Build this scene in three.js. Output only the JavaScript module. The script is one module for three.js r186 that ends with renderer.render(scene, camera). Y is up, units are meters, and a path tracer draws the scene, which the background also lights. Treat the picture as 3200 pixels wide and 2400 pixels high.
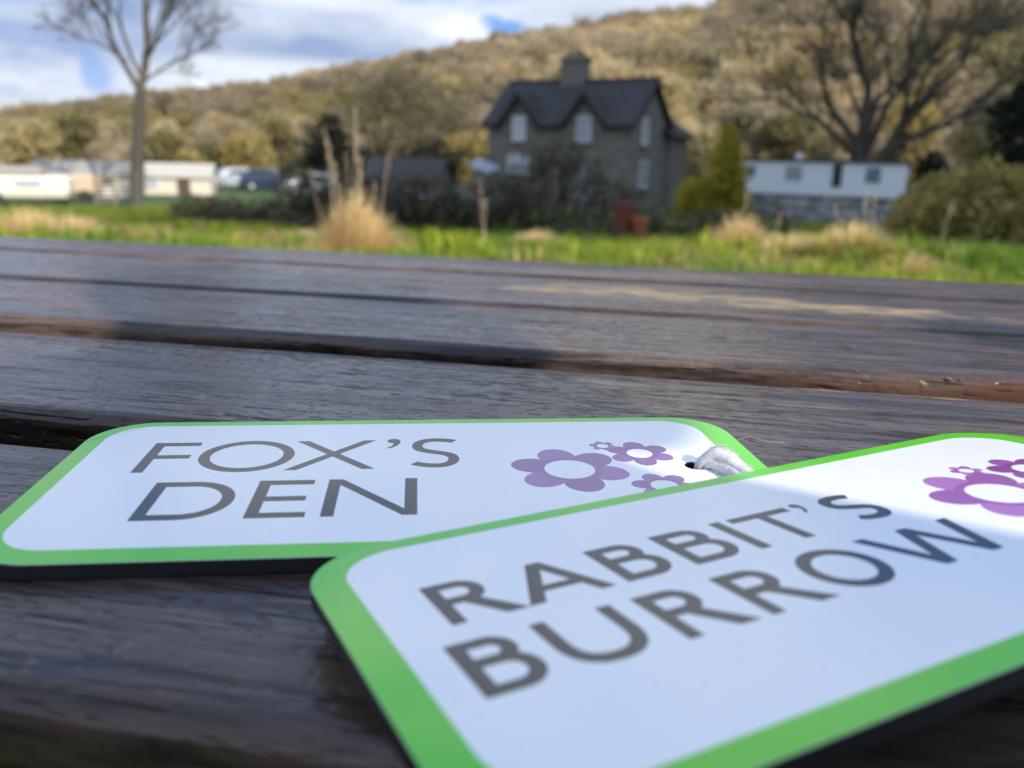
import * as THREE from 'three';
import { mergeGeometries } from 'three/addons/utils/BufferGeometryUtils.js';
import { RoundedBoxGeometry } from 'three/addons/geometries/RoundedBoxGeometry.js';
import { MarchingCubes } from 'three/addons/objects/MarchingCubes.js';

// ---------------------------------------------------------------- camera, sky, sun, exposure
const scene = new THREE.Scene();
const R = (d) => d * Math.PI / 180;
const camera = new THREE.PerspectiveCamera(49.72, 4 / 3, 0.01, 3000);
camera.position.set(0, 0.85, 0);
camera.rotation.order = 'YXZ';
camera.rotation.set(R(-15.3), 0, R(1.46));
camera.focus = 0.285;            // on the sign with the cord
camera.userData.fStop = 10;
camera.updateMatrixWorld(true);

const renderer = new THREE.WebGLRenderer({ antialias: true });
renderer.toneMapping = THREE.LinearToneMapping;
renderer.toneMappingExposure = 1.15;
renderer.shadowMap.enabled = true;

const SUN = new THREE.Vector3(Math.cos(R(30)) * Math.sin(R(40)), Math.sin(R(30)), Math.cos(R(30)) * Math.cos(R(40)));
const sun = new THREE.DirectionalLight(new THREE.Color(1, 0.93, 0.82), 5);
sun.position.copy(SUN).multiplyScalar(700);
sun.castShadow = true;
sun.shadow.mapSize.set(4096, 4096);
Object.assign(sun.shadow.camera, { left: -120, right: 120, top: 120, bottom: -120, near: 1, far: 1500 });
scene.add(sun, sun.target);

// ---------------------------------------------------------------- small tools
function rng(seed) { let a = seed >>> 0; return () => { a = (a + 0x6D2B79F5) >>> 0; let t = Math.imul(a ^ (a >>> 15), 1 | a); t = (t + Math.imul(t ^ (t >>> 7), 61 | t)) ^ t; return ((t ^ (t >>> 14)) >>> 0) / 4294967296; }; }
const lerp = (a, b, t) => a + (b - a) * t, clamp = (v, a = 0, b = 1) => Math.min(b, Math.max(a, v));
const smooth = (a, b, v) => { const t = clamp((v - a) / (b - a)); return t * t * (3 - 2 * t); };
function hash2(x, y, s) { let h = Math.imul(x, 374761393) + Math.imul(y, 668265263) + Math.imul(s, 1274126177) | 0; h = Math.imul(h ^ (h >>> 13), 1274126177); return ((h ^ (h >>> 16)) >>> 0) / 4294967296; }
function vn(x, y, s = 0) { const i = Math.floor(x), j = Math.floor(y); let u = x - i, v = y - j; u = u * u * (3 - 2 * u); v = v * v * (3 - 2 * v); return lerp(lerp(hash2(i, j, s), hash2(i + 1, j, s), u), lerp(hash2(i, j + 1, s), hash2(i + 1, j + 1, s), u), v); }
function fbm(x, y, s = 0, o = 4) { let a = 0.5, t = 0, n = 0; for (let k = 0; k < o; k++) { t += a * vn(x, y, s + k * 17); n += a; a *= 0.5; x *= 2.03; y *= 2.03; } return t / n; }
const V = (x, y, z) => new THREE.Vector3(x, y, z);
const PX = 1790, CX = 1106, CY = 829.5;                       // photograph measured at 2212 x 1659
function dirOf(px, py) { return V(px - CX, -(py - CY), -PX).applyQuaternion(camera.quaternion).normalize(); }
function at(px, py, dist) { const d = dirOf(px, py); return camera.position.clone().addScaledVector(d, dist / Math.hypot(d.x, d.z)); }

// sky: one computed dome of broken cloud with blue gaps
{
  const W = 2048, H = 1024, data = new Float32Array(W * H * 4);
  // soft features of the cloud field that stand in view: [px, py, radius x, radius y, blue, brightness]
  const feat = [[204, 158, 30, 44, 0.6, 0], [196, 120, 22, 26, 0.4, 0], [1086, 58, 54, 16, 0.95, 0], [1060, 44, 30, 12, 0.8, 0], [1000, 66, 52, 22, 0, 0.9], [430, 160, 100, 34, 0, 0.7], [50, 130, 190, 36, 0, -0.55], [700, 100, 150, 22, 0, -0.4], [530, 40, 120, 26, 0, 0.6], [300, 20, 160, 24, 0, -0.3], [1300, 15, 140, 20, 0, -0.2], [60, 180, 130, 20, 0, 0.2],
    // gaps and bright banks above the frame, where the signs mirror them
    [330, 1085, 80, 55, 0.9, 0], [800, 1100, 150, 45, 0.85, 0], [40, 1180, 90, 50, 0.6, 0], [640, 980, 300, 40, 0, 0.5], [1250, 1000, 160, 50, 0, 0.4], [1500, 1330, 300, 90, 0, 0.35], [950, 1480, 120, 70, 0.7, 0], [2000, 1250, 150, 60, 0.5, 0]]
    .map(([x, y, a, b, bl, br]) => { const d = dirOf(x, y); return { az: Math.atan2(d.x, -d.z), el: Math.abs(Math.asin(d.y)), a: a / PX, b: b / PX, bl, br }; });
  for (let j = 0; j < H; j++) {
    const el = ((j + 0.5) / H - 0.5) * Math.PI, sy = Math.sin(el), cy = Math.cos(el);
    for (let i = 0; i < W; i++) {
      const th = ((i + 0.5) / W - 0.5) * 2 * Math.PI, dx = Math.cos(th) * cy, dz = Math.sin(th) * cy;
      const k = 1 / (Math.max(sy, 0) + 0.16), X = dx * k * 1.7 + 11.3, Z = dz * k * 1.7 + 4.7;
      const w = fbm(X * 0.8, Z * 0.8, 5, 3) - 0.5;
      const n = fbm(X + w * 1.6, Z - w * 1.2, 31, 6), gap = fbm(X * 0.75 + 9 + w, Z * 0.75 - 3, 77, 5);
      const az = Math.atan2(dx, -dz);
      let t = smooth(0.3, 0.68, n), blue = smooth(0.52, 0.62, gap) * 0.9 * smooth(0.05, 0.25, el);
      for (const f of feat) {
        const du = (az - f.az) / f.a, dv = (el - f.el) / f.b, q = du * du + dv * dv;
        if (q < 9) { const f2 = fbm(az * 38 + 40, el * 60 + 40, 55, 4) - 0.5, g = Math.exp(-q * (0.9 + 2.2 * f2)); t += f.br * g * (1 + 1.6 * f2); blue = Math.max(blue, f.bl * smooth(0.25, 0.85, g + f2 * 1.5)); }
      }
      t = clamp(t + (fbm(az * 16 + 9, el * 30 + 9, 56, 4) - 0.5) * 0.5, -0.3, 1.55);
      let r = lerp(0.36, 0.74, t), g = lerp(0.45, 0.8, t), b = lerp(0.66, 0.9, t);
      const hz = smooth(0.22, 0.0, el) * 0.3; r = lerp(r, 0.68, hz); g = lerp(g, 0.74, hz); b = lerp(b, 0.83, hz);
      r = lerp(r, 0.12, blue * 0.9); g = lerp(g, 0.34, blue * 0.9); b = lerp(b, 0.82, blue * 0.9);
      if (el < 0) { r = 0.3; g = 0.3; b = 0.26; }
      data.set([r, g, b, 1], (j * W + i) * 4);
    }
  }
  const tex = new THREE.DataTexture(data, W, H, THREE.RGBAFormat, THREE.FloatType);
  tex.mapping = THREE.EquirectangularReflectionMapping; tex.magFilter = THREE.LinearFilter; tex.minFilter = THREE.LinearFilter; tex.wrapS = THREE.RepeatWrapping; tex.needsUpdate = true;
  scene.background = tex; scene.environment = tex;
}

// ---------------------------------------------------------------- naming and materials
const taken = new Map();
function numbered(n) { const k = taken.get(n) ?? 0; taken.set(n, k + 1); return k ? n + '_' + String(k).padStart(3, '0') : n; }
function tag(o, label, category, group, kind) { o.userData.label = label; if (category) o.userData.category = category; if (group) o.userData.group = group; if (kind) o.userData.kind = kind; return o; }
function thing(name, label, category, pos = [0, 0, 0], turn = 0, group) { const g = new THREE.Group(); g.name = numbered(name); g.position.set(...pos); g.rotation.y = turn; scene.add(g); return tag(g, label, category, group); }
function mesh(name, geo, mat, parent) { const m = new THREE.Mesh(geo, mat); m.name = parent ? name : numbered(name); m.castShadow = m.receiveShadow = true; (parent ?? scene).add(m); return m; }
const lin = (r, g, b) => new THREE.Color().setRGB(r, g, b);
const std = (c, roughness = 0.85, o = {}) => new THREE.MeshStandardMaterial({ color: lin(...c), roughness, metalness: 0, ...o });
const vc = (roughness = 0.9, o = {}) => new THREE.MeshStandardMaterial({ color: 0xffffff, vertexColors: true, roughness, side: THREE.DoubleSide, ...o });
const leafM = (roughness = 0.95, transmission = 0.45) => new THREE.MeshPhysicalMaterial({ color: 0xffffff, vertexColors: true, roughness, transmission, thickness: 0, side: THREE.DoubleSide, specularIntensity: 0.3 });
const box = (w, h, d, x = 0, y = 0, z = 0, r = 0) => { const g = r ? new RoundedBoxGeometry(w, h, d, 2, r) : new THREE.BoxGeometry(w, h, d); g.translate(x, y, z); return g; };
const clean = (g) => { const q = g.index ? g.toNonIndexed() : g; for (const k of Object.keys(q.attributes)) if (!['position', 'normal', 'uv'].includes(k)) q.deleteAttribute(k); return q; };
const merge = (a) => mergeGeometries(a.map(clean));

// a store of triangles with vertex colours
class Soup {
  constructor() { this.p = []; this.n = []; this.c = []; }
  tri(a, b, c, col, n) {
    if (!n) { n = V().subVectors(b, a).cross(V().subVectors(c, a)).normalize(); }
    for (const v of [a, b, c]) { this.p.push(v.x, v.y, v.z); this.n.push(n.x, n.y, n.z); this.c.push(...col); }
  }
  quad(a, b, c, d, col) { this.tri(a, b, c, col); this.tri(a, c, d, col); }
  tube(a, b, ra, rb, col, sides = 5) {
    const d = V().subVectors(b, a).normalize(), u = V(Math.abs(d.y) > 0.9 ? 1 : 0, Math.abs(d.y) > 0.9 ? 0 : 1, 0).cross(d).normalize(), w = V().crossVectors(d, u);
    let pa, pb, pn;
    for (let k = 0; k <= sides; k++) {
      const t = k / sides * Math.PI * 2, n = u.clone().multiplyScalar(Math.cos(t)).addScaledVector(w, Math.sin(t)), A = a.clone().addScaledVector(n, ra), B = b.clone().addScaledVector(n, rb);
      if (k) for (const [v, m] of [[pa, pn], [A, n], [B, n], [pa, pn], [B, n], [pb, pn]]) { this.p.push(v.x, v.y, v.z); this.n.push(m.x, m.y, m.z); this.c.push(...col); }
      pa = A; pb = B; pn = n;
    }
  }
  leaf(p, size, rnd, col, long = 1) {
    const a = V(rnd() - 0.5, rnd() - 0.5, rnd() - 0.5).normalize(), b = V(rnd() - 0.5, rnd() - 0.5, rnd() - 0.5).cross(a).normalize();
    a.multiplyScalar(size * long * 0.5); b.multiplyScalar(size * 0.5);
    this.quad(p.clone().sub(a), p.clone().addScaledVector(b, 0.9), p.clone().add(a), p.clone().addScaledVector(b, -0.9), col);
  }
  geo() {
    const g = new THREE.BufferGeometry();
    g.setAttribute('position', new THREE.Float32BufferAttribute(this.p, 3)); g.setAttribute('normal', new THREE.Float32BufferAttribute(this.n, 3)); g.setAttribute('color', new THREE.Float32BufferAttribute(this.c, 3));
    return g;
  }
}
const tint = (c, rnd, v = 0.25) => { const k = 1 + (rnd() - 0.5) * 2 * v, h = (rnd() - 0.5) * v * 0.5; return [c[0] * k * (1 + h), c[1] * k, c[2] * k * (1 - h)]; };

// ---------------------------------------------------------------- terrain
const sky = [[-900, 250], [0, 222], [120, 207], [270, 188], [450, 174], [560, 164], [700, 138], [800, 126], [900, 106], [1000, 90], [1100, 74], [1200, 62], [1300, 46], [1400, 38], [1480, 34], [1550, 6], [1650, -25], [1900, -75], [2212, -130], [3200, -190]]
  .map(([x, y]) => [Math.atan((x - CX) / 1856), (310.5 + 0.0255 * x - y) / 1856]);
function ridge(az) { let k = 0; while (k < sky.length - 2 && az > sky[k + 1][0]) k++; const [a, e] = sky[k], [b, f] = sky[k + 1]; return lerp(e, f, clamp((az - a) / (b - a))); }
const RIDGE = 430, FOOT = 92;
function groundY(x, z) {
  const r = Math.hypot(x, z), az = Math.atan2(x, -z);
  let y = -0.055 * clamp(r - 5, 0, 39) * smooth(2.2, 1.2, Math.abs(az));
  y += ((fbm(x * 0.35 + 50, z * 0.35 + 50, 3, 3) - 0.5) * 0.28 + (vn(x * 0.7, z * 0.7, 4) - 0.5) * 0.4 * smooth(15, 9, r)) * smooth(4, 9, r);
  if (r > FOOT) {
    const e = ridge(az) * smooth(2.0, 1.2, Math.abs(az)), top = e * RIDGE - 12.5, t = (r - FOOT) / (RIDGE - FOOT);
    const s = t < 1 ? Math.pow(t, 1.15) : 1 - 0.12 * smooth(1, 1.8, t);
    y += (top + 2.1) * s + (fbm(x * 0.02, z * 0.02, 9, 3) - 0.5) * 7 * smooth(0, 0.2, t) * (t < 1 ? 1 - 0.6 * t : 0.4);
  }
  return y;
}
{
  const NR = 150, NA = 220, pos = [], col = [], idx = [];
  for (let i = 0; i <= NR; i++) {
    const r = 0.05 + 1100 * Math.pow(i / NR, 2.6);
    for (let j = 0; j < NA; j++) {
      const a = j / NA * 2 * Math.PI, x = Math.sin(a) * r, z = -Math.cos(a) * r;
      pos.push(x, groundY(x, z), z);
      const n = fbm(x * 0.6, z * 0.6, 21, 3), h = smooth(FOOT - 12, FOOT + 8, r);
      const gr = [lerp(0.05, 0.075, n), lerp(0.085, 0.12, n), 0.022], br = [lerp(0.24, 0.34, n), lerp(0.18, 0.26, n), lerp(0.1, 0.14, n)];
      col.push(lerp(gr[0], br[0], h), lerp(gr[1], br[1], h), lerp(gr[2], br[2], h));
    }
  }
  for (let i = 0; i < NR; i++) for (let j = 0; j < NA; j++) { const a = i * NA + j, b = i * NA + (j + 1) % NA, c = a + NA, d = b + NA; idx.push(a, b, c, b, d, c); }
  const g = new THREE.BufferGeometry();
  g.setAttribute('position', new THREE.Float32BufferAttribute(pos, 3)); g.setAttribute('color', new THREE.Float32BufferAttribute(col, 3)); g.setIndex(idx); g.computeVertexNormals();
  tag(mesh('ground', g, vc(0.95)), 'sloping green meadow running down to the wooded hill', 'ground', null, 'structure');
}

// ---------------------------------------------------------------- the wooded hill: far trees as masses
{
  const rnd = rng(5);
  const proto = (seed, sx, sy) => {
    const r = rng(seed), s = new Soup(), W = [1, 1, 1];
    s.tube(V(0, -1, 0), V(0, sy * 0.8, 0), 0.2, 0.09, [0.45, 0.42, 0.4], 4);
    const lumps = []; for (let k = 0; k < 11; k++) { const a = r() * 6.28, q = Math.sqrt(r()) * 0.62; lumps.push([V(Math.cos(a) * q * sx, sy * (0.5 + r() * 0.36), Math.sin(a) * q * sx), (0.34 + r() * 0.22) * sx]); }
    for (const [c, rad] of lumps) {
      for (let k = 0; k < 70; k++) {
        const d = V(r() - 0.5, r() - 0.42, r() - 0.5).normalize().multiplyScalar(rad * Math.pow(r(), 0.4)); d.y *= 1.1;
        const k2 = 0.75 + r() * 0.5; s.leaf(c.clone().add(d), 0.3 + r() * 0.3, r, [k2, k2 * 0.99, k2 * 0.96], 1.7);
      }
      for (let k = 0; k < 4; k++) { const e = c.clone().add(V(r() - 0.5, r() * 0.6, r() - 0.5).multiplyScalar(rad * 1.6)); s.tube(V(0, sy * (0.25 + 0.2 * r()), 0), e, 0.09, 0.02, [0.5, 0.48, 0.45], 3); }
    }
    return s.geo();
  };
  const kinds = [
    { geo: proto(11, 4.6, 7.4), label: 'pale golden leafless trees massed over the sunlit hillside', cols: [[0.54, 0.445, 0.265], [0.58, 0.48, 0.285], [0.5, 0.415, 0.255]] },
    { geo: proto(12, 4.3, 7.8), label: 'dull brown leafless trees massed over the sunlit hillside', cols: [[0.42, 0.35, 0.235], [0.39, 0.325, 0.225], [0.45, 0.37, 0.24]] },
    { geo: proto(13, 4.8, 7), label: 'olive green scrub trees dotted through the hillside wood', cols: [[0.36, 0.31, 0.14], [0.4, 0.34, 0.15], [0.31, 0.28, 0.14]] },
    { geo: proto(14, 4.3, 7.6), label: 'grey purple bare trees massed along the hilltop', cols: [[0.4, 0.3, 0.225], [0.37, 0.285, 0.225], [0.42, 0.315, 0.23]] },
  ];
  const lists = kinds.map(() => []), m = new THREE.Matrix4(), q = new THREE.Quaternion();
  for (let r = FOOT - 2; r < RIDGE + 16; r += 4.8) {
    const step = 5.4 / r;
    for (let a = -0.82; a < 0.82; a += step) {
      const az = a + (rnd() - 0.5) * step, rr = r + (rnd() - 0.5) * 4, x = Math.sin(az) * rr, z = -Math.cos(az) * rr, t = (rr - FOOT) / (RIDGE - FOOT);
      const n = fbm(x * 0.022, z * 0.022, 61, 3), n2 = fbm(x * 0.05 + 7, z * 0.05, 62, 2), left = smooth(0.1, -0.45, az);
      let k = n < 0.52 ? 1 : 0; if (n2 > 0.6 && t < 0.6) k = 2; if (t > 0.72 - 0.28 * left && rnd() < 0.3 + 0.55 * left) k = 3; if (rnd() < 0.18) k = (rnd() * 3) | 0;
      const s = (0.8 + Math.pow(rnd(), 1.5) * 0.8) * lerp(0.5, 1, smooth(0, 0.45, t)) * lerp(0.58, 1, smooth(-0.5, 0.05, az)), y = groundY(x, z);
      q.setFromAxisAngle(V(0, 1, 0), rnd() * 6.28);
      m.compose(V(x, y - 0.2, z), q, V(s, s * (0.85 + rnd() * 0.3), s));
      const pk = 0.38 + 1.2 * fbm(x * 0.03 + 20, z * 0.03, 64, 3); lists[k].push([m.clone(), tint(kinds[k].cols[(rnd() * 3) | 0], rnd, 0.16).map((v) => v * pk)]);
    }
  }
  kinds.forEach((k, i) => {
    const im = new THREE.InstancedMesh(k.geo, leafM(0.95, 0.5), lists[i].length); im.name = numbered('hillside_wood'); im.castShadow = im.receiveShadow = true;
    lists[i].forEach(([mm, c], j) => { im.setMatrixAt(j, mm); im.setColorAt(j, lin(...c)); });
    scene.add(im); tag(im, k.label, 'woodland', null, 'stuff');
  });
  // unseen blocker added towards the sun, shaped so its shadow covers house and yard
  const cs = [], cr = rng(8), c0 = V(0, -2, 0).addScaledVector(SUN, 560);
  for (let k = 0; k < 110; k++) {
    const gz = -23.5 - cr() * 54, gx = lerp(-1 - (-gz - 24) * 0.28, 31, cr()), rad = 6 + cr() * 4, g = new THREE.IcosahedronGeometry(rad, 2); g.scale(1.25, 0.45, 1);
    g.translate(c0.x + gx, c0.y + (cr() - 0.5) * 3, c0.z + gz); cs.push(g);
  }
  tag(mesh('shade_cloud', merge(cs), std([0.85, 0.87, 0.9], 1)), 'white cloudlike blocker added out of view to shade the stone house', 'shade_cloud', null, 'structure');
}

// ---------------------------------------------------------------- trees, bushes and hedges of the middle ground
const onG = (px, dist) => { const p = at(px, 400, dist); return V(p.x, 0, p.z); };
const BARK = [0.085, 0.075, 0.058];
function bareTree(name, label, foot, o) {
  const rnd = rng(o.seed), t = thing(name, label, 'tree', [foot.x, groundY(foot.x, foot.z) - 0.1, foot.z], 0, o.group);
  const wood = new Soup(), fine = new Soup(), bark = o.bark ?? BARK;
  const grow = (p, d, len, rad, depth) => {
    const segs = depth < 2 ? 4 : 3; let a = p.clone(), dir = d.clone(), r0 = rad;
    for (let k = 0; k < segs; k++) {
      dir.add(V((rnd() - 0.5) * o.wander, (rnd() - 0.35) * o.wander * 0.6 + (o.lift ?? 0.05), (rnd() - 0.5) * o.wander)).normalize();
      const b = a.clone().addScaledVector(dir, len / segs), r1 = rad * lerp(1, 0.62, (k + 1) / segs);
      (depth < 3 ? wood : fine).tube(a, b, r0, r1, tint(bark, rnd, 0.2), depth < 2 ? 7 : depth < 4 ? 4 : 3);
      if (depth >= 1 && depth < o.depth && k > 0 && rnd() < 0.8) side(b, dir, len * (0.45 + rnd() * 0.25), r1 * 0.5, depth + 1);
      a = b; r0 = r1;
    }
    if (depth < o.depth) { const n = 2 + (rnd() < 0.45 ? 1 : 0); for (let k = 0; k < n; k++) side(a, dir, len * (0.6 + rnd() * 0.25), r0 * 0.78, depth + 1); }
    else for (let k = 0; k < (o.twigs ?? 3); k++) fine.leaf(a.clone().add(V(rnd() - 0.5, rnd() - 0.5, rnd() - 0.5).multiplyScalar(o.twigSpread ?? 0.5)), o.twigSize ?? 0.12, rnd, tint(o.twigCol ?? bark, rnd, 0.3), 3);
  };
  const side = (p, dir, len, rad, depth) => { const ax = V(rnd() - 0.5, rnd() - 0.5, rnd() - 0.5).cross(dir).normalize(); grow(p, dir.clone().applyAxisAngle(ax, o.spread * (0.6 + rnd() * 0.7)).normalize(), len, Math.max(rad, 0.012), depth); };
  if (o.limbs) {
    let a = V(0, 0, 0); for (const [x, y, z, r] of o.trunk) { const b = V(x, y, z); wood.tube(a, b, a.y ? o.last : o.base, r, tint(bark, rnd, 0.15), 9); o.last = r; a = b; }
    for (const [sx, sy, sz, dx, dy, dz, len, rad] of o.limbs) grow(V(sx, sy, sz), V(dx, dy, dz).normalize(), len, rad, 1);
  } else grow(V(0, 0, 0), V(o.lean ?? 0, 1, 0).normalize(), o.len, o.rad, 0);
  mesh('trunk', wood.geo(), vc(0.95), t); mesh('crown', fine.geo(), vc(0.95), t);
  if (o.ivy) { const iv = new Soup(); for (let k = 0; k < 1500; k++) { const q = Math.pow(rnd(), 0.8), a = V(...o.ivy[0]).lerp(V(...o.ivy[1]), q); iv.leaf(a.add(V(rnd() - 0.5, rnd() - 0.5, rnd() - 0.5).normalize().multiplyScalar(lerp(0.62, 0.3, q))), 0.16, rnd, tint([0.035, 0.06, 0.022], rnd, 0.4)); } mesh('ivy', iv.geo(), vc(0.7), t); }
  return t;
}
// leafy or twiggy mass: lumps = [x, y, z, radius] above the foot
function bush(name, label, category, foot, lumps, cols, o = {}) {
  const rnd = rng(o.seed ?? 1), g0 = o.y ?? groundY(foot.x, foot.z), t = thing(name, label, category, [foot.x, g0 - 0.05, foot.z], 0, o.group), s = new Soup(), st = new Soup();
  for (const [x, y, z, r] of lumps) {
    const n = Math.round((o.density ?? 420) * r * r);
    for (let k = 0; k < n; k++) {
      const d = V(rnd() - 0.5, rnd() - 0.5, rnd() - 0.5).normalize().multiplyScalar(r * Math.pow(rnd(), 0.35) * (1 + (rnd() - 0.5) * 0.25)); d.y *= o.tall ?? 1; d.x *= o.wide ?? 1;
      if (y + d.y < 0.02) continue;
      s.leaf(V(x, y, z).add(d), (o.size ?? 0.2) * (0.6 + rnd() * 0.8), rnd, tint(cols[(rnd() * cols.length) | 0], rnd, 0.3), o.long ?? 1.4);
    }
    for (let k = 0; k < 3; k++) st.tube(V(x * 0.4 + (rnd() - 0.5) * 0.3, 0, z * 0.4), V(x, y, z).add(V(rnd() - 0.5, 0.2, rnd() - 0.5).multiplyScalar(r)), o.stem ?? 0.05, 0.015, tint(BARK, rnd, 0.2), 4);
  }
  mesh('foliage', s.geo(), leafM(0.95, 0.35), t); mesh('stem', st.geo(), vc(0.95), t);
  return t;
}

bareTree('bare_tree', 'tall leafless tree with a forked trunk beside the cream cabins', onG(291, 47), {
  seed: 4, base: 0.36, trunk: [[0.2, 2, 0, 0.33], [0.46, 4, 0, 0.28], [0.72, 5.9, 0, 0.24]], wander: 0.34, spread: 0.6, depth: 5, lift: 0.05, twigs: 1, twigSpread: 0.5, twigSize: 0.05,
  limbs: [[0.7, 5.8, 0, -0.4, 1, 0.1, 3.4, 0.16], [0.7, 5.8, 0, 0.14, 1, -0.1, 4.4, 0.2], [0.95, 7.4, 0, 1.0, 0.5, 0.3, 2.2, 0.07], [0.72, 6.1, 0, 1.2, 0.75, -0.2, 1.9, 0.08], [0.2, 7.2, 0, -1.0, 0.5, 0.3, 1.7, 0.06], [0.9, 7, 0, 0.5, 1, -0.3, 3.0, 0.12], [0.75, 6.6, 0, -0.15, 1, 0.4, 2.6, 0.1]] });
bareTree('spreading_tree', 'broad leafless oak with ivy clad leaning trunk behind the white caravan', onG(1848, 62), {
  seed: 9, base: 0.75, trunk: [[0, 1.6, 0, 0.66], [0, 3.6, 0, 0.58]], wander: 0.3, spread: 0.55, depth: 5, lift: 0.03, twigs: 5, twigSpread: 1.1, twigSize: 0.07, bark: [0.085, 0.075, 0.055], twigCol: [0.15, 0.125, 0.075],
  limbs: [[0, 3.4, 0, -0.08, 1, 0.1, 4.6, 0.42], [0.3, 1.2, 0, 0.62, 1, 0, 5.4, 0.44], [0, 3.5, 0, -0.95, 0.6, 0.2, 4.0, 0.26], [0, 3.6, 0, 0.35, 1, -0.3, 4.4, 0.36], [1.6, 4.2, 0, 1, 0.42, 0.2, 4.6, 0.28], [0, 4, 0, -0.5, 1, -0.4, 4.2, 0.28], [0.1, 3.8, 0.1, 0.2, 1, 0.6, 4, 0.3]], ivy: [[0.4, 0.8, 0], [3.0, 5.2, 0]] });
// [px, dist, lumps as px, py, radius m, colours, label]
[[690, 68, [[665, 330, 1.5], [700, 300, 1.6], [735, 320, 1.6], [690, 370, 1.7], [745, 365, 1.6], [650, 375, 1.2], [770, 345, 1.3], [715, 268, 1.0]], [[0.06, 0.062, 0.04], [0.075, 0.07, 0.045]], 'dark leafless thicket over the parked cars'],
  [850, 92, [[800, 215, 2.2], [860, 195, 2.4], [920, 215, 2.4], [985, 240, 2.2], [830, 270, 2.4], [900, 275, 2.6], [965, 290, 2.4], [770, 255, 1.8], [1020, 290, 1.8], [850, 165, 1.4], [880, 330, 2.4]], [[0.2, 0.175, 0.105], [0.16, 0.15, 0.09], [0.24, 0.2, 0.11]], 'tall grey olive bare tree behind the slate shed'],
  [930, 62, [[880, 345, 1.2], [930, 330, 1.3], [980, 350, 1.1], [905, 375, 1.3], [960, 380, 1.2]], [[0.075, 0.072, 0.05], [0.1, 0.09, 0.06]], 'dark scrub crowding round the slate shed']]
  .forEach(([px, d, lumps, cols, label], i) => { const f = onG(px, d), g = groundY(f.x, f.z); bush('bare_thicket', label, 'tree', f, lumps.map(([x, y, r], k) => { const p = at(x, y, d); return [p.x - f.x, p.y - g, p.z - f.z + (k % 3 - 1), r]; }), cols, { seed: 70 + i, density: 170, size: 0.16, long: 3.2, stem: 0.1 }); });
bareTree('bare_tree', 'leafless tree on the slope above the oak', onG(1640, 92), { seed: 31, twigCol: [0.3, 0.25, 0.15], len: 3.0, rad: 0.3, wander: 0.3, spread: 0.6, depth: 6, twigs: 4, twigSpread: 1, twigSize: 0.13, bark: [0.24, 0.2, 0.13] });
bareTree('bare_tree', 'leafless tree on the slope beside the dark evergreen', onG(2130, 80), { seed: 33, twigCol: [0.3, 0.25, 0.15], len: 3.0, rad: 0.3, wander: 0.3, spread: 0.6, depth: 6, twigs: 4, twigSpread: 1, twigSize: 0.13, bark: [0.24, 0.2, 0.13] });

// yellow-green conifer right of the house, in two lobes
bush('conifer', 'golden green conifer of two lobes at the house corner', 'tree', onG(1535, 43), [[0.6, 1.2, 0, 1.25], [0.65, 2.2, 0, 1.1], [0.7, 3.1, 0, 0.9], [0.7, 3.9, 0, 0.65], [0.65, 4.5, 0, 0.36], [-0.9, 0.5, 0.3, 1.05], [-0.95, 1.15, 0.3, 0.9], [-0.85, 1.7, 0.3, 0.6], [-0.2, 1.2, 0.1, 1.0], [1.3, 0.8, 0, 0.9], [1.15, 1.9, 0.1, 0.75]],
  [[0.46, 0.39, 0.04], [0.34, 0.31, 0.035], [0.52, 0.43, 0.045]], { seed: 3, density: 620, size: 0.15, long: 1.8 });
bush('broom_bush', 'large olive brown broom bush at the end of the stone wall', 'bush', onG(2085, 29), [[-1.2, 0.7, 0, 1.0], [-0.3, 1.2, -0.3, 1.1], [0.8, 1.5, -0.3, 1.2], [1.9, 1.3, 0, 1.2], [-1.8, 0.4, 0.2, 0.7], [0.6, 0.6, 0.4, 1.1], [2.6, 0.8, 0, 1.1]],
  [[0.44, 0.36, 0.1], [0.5, 0.4, 0.13], [0.34, 0.28, 0.09]], { seed: 6, density: 800, size: 0.1, long: 3 });
bush('dark_conifer', 'dark evergreen tree with drooping boughs beyond the broom bush', 'tree', onG(2196, 33), [[0.2, 1, 0, 1.3], [0, 2.2, 0, 1.25], [-0.8, 2.6, 0, 0.6], [0.2, 3.4, 0, 1.15], [-0.5, 4.2, 0, 0.7], [0.3, 4.6, 0, 1.0], [0.4, 5.8, 0, 0.8], [0.4, 6.8, 0, 0.6]],
  [[0.02, 0.032, 0.016], [0.03, 0.042, 0.02]], { seed: 7, density: 520, size: 0.17, long: 2.2, stem: 0.12 });
bush('dark_conifer', 'small dark evergreen bush between the caravan and the broom', 'tree', onG(2006, 54), [[0, 3.2, 0, 0.75], [-0.6, 3.0, 0, 0.55], [0.6, 2.9, 0, 0.5], [0, 2.0, 0, 0.9]], [[0.022, 0.034, 0.018], [0.03, 0.045, 0.02]], { seed: 8, density: 600, size: 0.16 });
const pale = [[0.5, 0.4, 0.19], [0.44, 0.36, 0.17], [0.4, 0.33, 0.16]], gold = [[0.46, 0.36, 0.12], [0.4, 0.32, 0.12], [0.34, 0.27, 0.11]], olive = [[0.24, 0.21, 0.09], [0.28, 0.235, 0.1], [0.19, 0.175, 0.08]];
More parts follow.
